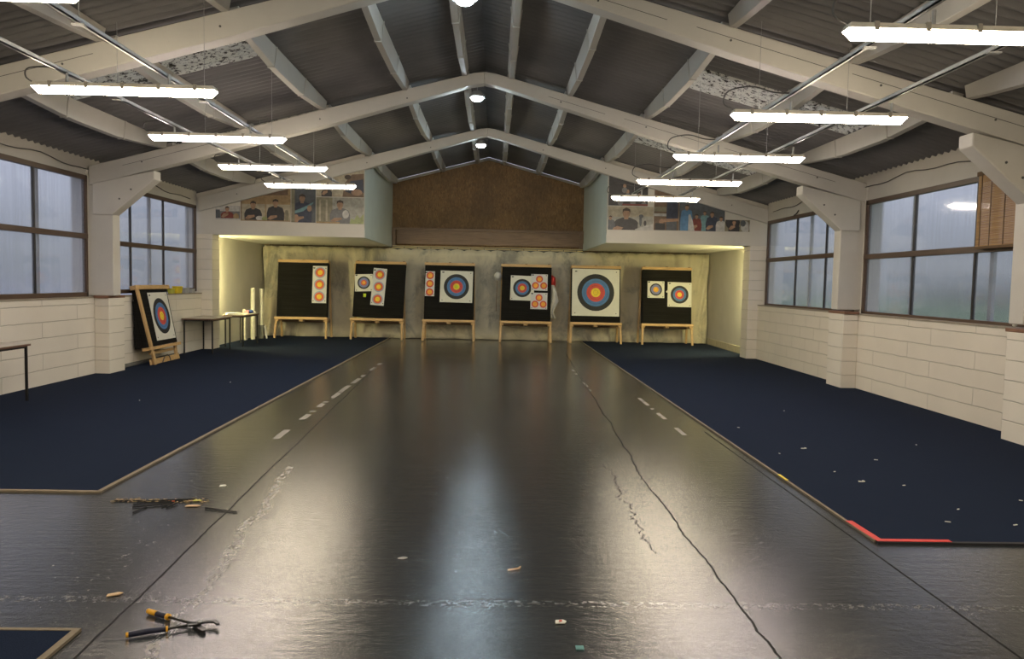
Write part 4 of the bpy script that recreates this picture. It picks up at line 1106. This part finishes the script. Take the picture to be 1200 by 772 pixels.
P.rect(0, 1, .28, .5, 'cream').rect(.62, .98, .1, .3, 'wall').person(.40, .47, .50, 'dark', arms=False).person(.05, .30, .2, 'slate', arms=False).oval(.72, .2, .03, .12, 'slate').oval(.73, .3, .05, .04, 'slate').oval(.82, .15, .03, .06, 'dark')
P.shape([(.1, .0), (.3, .0), (.34, .05), (.2, .08), (.12, .04)], 'skin').shape([(.6, .02), (.9, .12), (1, .14), (1, 0), (.6, 0)], 'white').done()
P = Photo('upper dark print of a crowd of small figures', 2.42, 3.27, 3.275, None, bgc='dark')
for u_, v_ in ((.3, .15), (.48, .3), (.62, .16), (.78, .22), (.9, .12), (.4, .42)):
    P.oval(u_, v_, .035, .045, 'skin').oval(u_, v_ - .09, .06, .06, 'grey')
P.rect(.35, 1, 0, .04, 'maroon').done()
P = Photo('narrow dark print of arms reaching across a workbench', 3.415, 3.955, 2.765, None, bgc='brown')
P.rect(0, .5, .30, .36, 'white').rect(0, .5, .40, .5, 'olive').rect(.5, .96, .25, .62, 'navy').rect(.5, .92, 0, .2, 'slate').shape([(.3, .17), (1, .2), (1, .26), (.3, .24)], 'skin').oval(.3, .18, .05, .06, 'skin').rect(.05, .45, 0, .15, 'dark').done()
P = Photo('wide print of a laughing group, one in a blue and white shirt', 3.965, 4.955, 2.765, None, bgc='slate')
P.person(.56, .43, .20, 'teal', arms=False).person(.38, .36, .22, 'maroon').person(.16, .56, .26, 'blue', arms=False).shape([(.2, 0), (.34, 0), (.3, .2), (.24, .36), (.2, .34)], 'white').person(.72, .42, .26, 'navy').person(.92, .32, .22, 'white', arms=False).done()
P = Photo('small print of a smiling figure in black at the end of the row', 4.97, 5.51, 2.77, 3.02, bgc='olive')
P.oval(.3, .2, .16, .16, 'dark').person(.36, .25, .24, 'dark').oval(.82, .1, .10, .13, 'white').oval(.72, .18, .06, .07, 'slate').rect(.94, .96, 0, .25, 'brown').done()

# ------------------------------------------------------------------ hand cutters on the floor
root = thing('hand_cutters', 'open pair of hand cutters with amber and navy grips on the grey floor', 'cutters', (-1.42, 3.4, 0))
zc = .016
A0, A1, A2, PV = (-1.575, 3.285), (-1.428, 3.345), (-1.40, 3.352), (-1.315, 3.405)
m = MB(); m.tube([(A0[0], A0[1], zc), (-1.565, 3.289, zc)], [.0105, .0115], MAT['amber'], 12); m.build('end_cap', root, smooth=True)
m = MB(); m.tube([(-1.565, 3.289, zc), (-1.50, 3.317, zc + .002), (A1[0], A1[1], zc)], [.0115, .013, .0105], MAT['navy_grip'], 12); m.build('grip', root, smooth=True)
m = MB(); m.tube([(A1[0], A1[1], zc), (-1.420, 3.348, zc)], .0135, MAT['amber'], 12); m.build('collar', root, smooth=True)
m = MB(); m.tube([(-1.420, 3.348, zc), (-1.36, 3.378, zc), (PV[0], PV[1], zc)], [.006, .006, .008], MAT['gunmetal'], 8); m.build('handle_bar', root, smooth=True)
m = MB(); m.tube([(-1.588, 3.530, zc), (-1.535, 3.500, zc)], [.0115, .013], MAT['amber'], 12); m.build('grip', root, smooth=True)
m = MB(); m.tube([(-1.535, 3.500, zc), (-1.478, 3.472, zc)], [.013, .011], MAT['navy_grip'], 12); m.build('grip', root, smooth=True)
m = MB(); m.tube([(-1.478, 3.472, zc), (-1.465, 3.466, zc)], .0145, MAT['amber'], 12); m.build('collar', root, smooth=True)
m = MB(); m.tube([(-1.465, 3.466, zc), (-1.39, 3.43, zc), (PV[0], PV[1] - .01, zc)], [.006, .006, .008], MAT['gunmetal'], 8); m.build('handle_bar', root, smooth=True)
def plate(pts, za, zb, nm):
    m = MB(); m.prism(pts, 'z', za, zb, MAT['gunmetal']); return m.build(nm, root, bevel=.0015)
plate([(-1.345, 3.375), (-1.315, 3.385), (-1.275, 3.425), (-1.235, 3.425), (-1.205, 3.385), (-1.215, 3.378), (-1.240, 3.402), (-1.268, 3.402), (-1.285, 3.392), (-1.30, 3.372), (-1.335, 3.362)], .018, .027, 'upper_jaw')
plate([(-1.34, 3.42), (-1.31, 3.42), (-1.285, 3.385), (-1.262, 3.365), (-1.250, 3.335), (-1.262, 3.328), (-1.285, 3.345), (-1.31, 3.372), (-1.335, 3.395)], .008, .0175, 'lower_jaw')
m = MB(); m.cyl((-1.30, 3.395, .006), (-1.30, 3.395, .032), .009, MAT['galv'], 12); m.build('pivot_bolt', root)

# ------------------------------------------------------------------ broken arrows and floor litter
def shaft(p0, p1, r, label, group='broken arrow pieces swept together on the floor'):
    m = MB(); m.cyl(p0, p1, r, MAT['shaft'], 8); return tag(m.build('arrow_shaft', smooth=False), label, 'arrow', group)
G = 'broken arrow pieces swept together on the floor'
shaft((-2.62, 5.325, .006), (-2.15, 5.34, .006), .005, 'longest dark arrow shaft lying across the litter strip')
shaft((-2.45, 5.24, .006), (-2.22, 5.31, .012), .005, 'dark arrow piece crossing under the longest shaft')
shaft((-2.43, 5.18, .006), (-2.20, 5.28, .014), .005, 'dark arrow piece nearest the viewer in the swept pile')
shaft((-2.37, 5.06, .006), (-2.34, 5.19, .008), .005, 'short dark arrow stub pointing at the viewer')
shaft((-2.24, 5.20, .006), (-2.20, 5.29, .010), .005, 'first of two short parallel stubs in the pile')
shaft((-2.20, 5.18, .006), (-2.17, 5.28, .010), .005, 'second of two short parallel stubs in the pile')
shaft((-2.30, 5.33, .012), (-2.08, 5.37, .012), .005, 'dark arrow piece with bright vanes near the orange scrap')
shaft((-1.94, 5.18, .006), (-1.70, 5.10, .006), .005, 'single dark arrow shaft lying apart beside the floor joint', 'stray arrow')
random.seed(11)
m = MB()
for k_ in range(230):
    u = random.random(); x = -2.64 + .66 * u + random.uniform(-.01, .01); y = 5.35 + random.gauss(0, .022)
    l_ = random.uniform(.006, .03); Mx = Matrix.Translation((x, y, .001 + random.random() * .006)) @ Matrix.Rotation(random.uniform(-.9, .9), 4, 'Z')
    m.box((-l_ / 2, -.002, 0), (l_ / 2, .002, .003), MAT[random.choice(['straw', 'straw', 'straw', 'fletch_peach', 'shaft'])], Mx)
tag(m.build('swept_debris'), 'thin line of straw coloured sweepings on the grey floor by the carpet corner', 'debris', None, 'stuff')
def vane(name, label, x, y, l_, w_, mt, rz):
    m = MB(); Mx = Matrix.Translation((x, y, .004)) @ Matrix.Rotation(rz, 4, 'Z')
    pts = [(-l_ / 2, -w_ / 2), (l_ * .3, -w_ / 2), (l_ / 2, 0), (l_ * .25, w_ / 2), (-l_ * .4, w_ * .4)]
    m.prism(pts, 'z', 0, .005, MAT[mt], Mx); return tag(m.build(name), label, 'scrap')
vane('orange_vane', 'bright orange vane scrap on the swept arrow pile', -2.23, 5.335, .05, .035, 'fletch_orange', .2)
vane('yellow_vane', 'lime yellow vane scrap at the end of the swept pile', -2.06, 5.355, .06, .03, 'fletch_yellow', .1)
vane('peach_feather', 'pale peach feather just in front of the yellow vane', -2.04, 5.23, .10, .035, 'fletch_peach', .08)
vane('wood_chip', 'pale chip of wood lying alone on the floor beyond the near mat', -1.845, 3.74, .075, .03, 'fletch_peach', .5)
vane('wood_chip', 'flat white flake between the litter and the carpet corner', -2.02, 5.75, .05, .04, 'paper', .3)
vane('paper_scrap', 'small white oval scrap with a red middle on the floor centre', .335, 3.48, .055, .035, 'paper', .1)
vane('red_speck', 'tiny red speck on the white oval scrap', .335, 3.48, .016, .012, 'ring_red', .1).location.z += .004
m = MB(); m.box((.38, 3.215, .001), (.415, 3.25, .005), MAT['teal']); tag(m.build('teal_chip'), 'tiny square teal chip on the foreground floor', 'chip')
m = MB(); m.tube([(.10, 4.12, .005), (.13, 4.125, .007), (.16, 4.14, .007), (.17, 4.17, .005)], .005, MAT['fletch_peach'], 6); tag(m.build('leaf_curl'), 'thin curled straw on the floor nearer the centre', 'straw')
m = MB(); m.tube([(-.52, 4.28, .004), (-.49, 4.27, .006), (-.47, 4.285, .006), (-.49, 4.30, .004), (-.52, 4.28, .004)], .004, MAT['white_cloth'], 6); tag(m.build('paper_ring'), 'tiny pale ring of paper on the dark floor', 'scrap')
specs = [(3.02, 7.35, 'c'), (2.93, 6.42, 'f'), (2.99, 6.10, 'c'), (3.55, 6.9, 'f'), (3.35, 5.35, 'f'), (2.75, 8.4, 'f'), (3.12, 5.05, 'f'), (4.3, 7.6, 'f'), (3.7, 9.6, 'f'), (2.72, 7.1, 'f'), (3.3, 6.0, 'f'), (4.0, 5.6, 'f'), (3.52, 5.0, 'f'), (-4.4, 9.6, 'f'), (-3.9, 11.4, 'f')]
for k_, (x, y, kd) in enumerate(specs):
    m = MB()
    if kd == 'c': m.tube([(x, y, .016), (x + .02, y - .02, .02), (x + .045, y - .01, .02), (x + .045, y + .025, .017)], .005, MAT['paper'], 6)
    else:
        a_ = random.uniform(0, 3); m.bar((x, y, .0155), (x + random.uniform(.015, .05) * math.cos(a_), y + .02 * math.sin(a_), .0155), .010, .004, MAT['paper'], side=(0, 1, 0))
    tag(m.build('paper_scrap'), 'tiny white scrap lying on the navy carpet', 'scrap', 'tiny white scraps scattered over the navy carpets')

# ------------------------------------------------------------------ outside the windows
m = MB(); m.box((XR + .5, -60, -.5), (140, 120, -.35), MAT['green_field']); struct('ground_field', m)
m = MB(); m.box((-140, -60, -.5), (XL - .5, 120, -.35), MAT['tarmac']); struct('ground_yard', m)
def hedge(name, label, x, y0, y1, h_, seed):
    rnd = random.Random(seed); m = MB(); n = 260; vs = []; fs = []
    for i in range(n + 1):
        y = y0 + (y1 - y0) * i / n; hh = h_ * (.55 + .30 * rnd.random() + .35 * max(0, math.sin(i * .23) * math.sin(i * .071)))
        hh *= .8
        for dx, z in ((-1.5, -.35), (-1.2, hh * .6), (0, hh), (1.2, hh * .6), (1.5, -.35)): vs.append((x + dx + rnd.uniform(-.2, .2), y, z))
    for i in range(n):
        for k_ in range(4): a_ = i * 5 + k_; fs.append((a_, a_ + 1, a_ + 6, a_ + 5))
    m.add(vs, fs, MAT['hedge']); return tag(m.build(name, smooth=True), label, 'hedge')
hedge('hedge', 'low dark hedge far across the green field outside the blind window', 62, -20, 110, 3.0, 4)
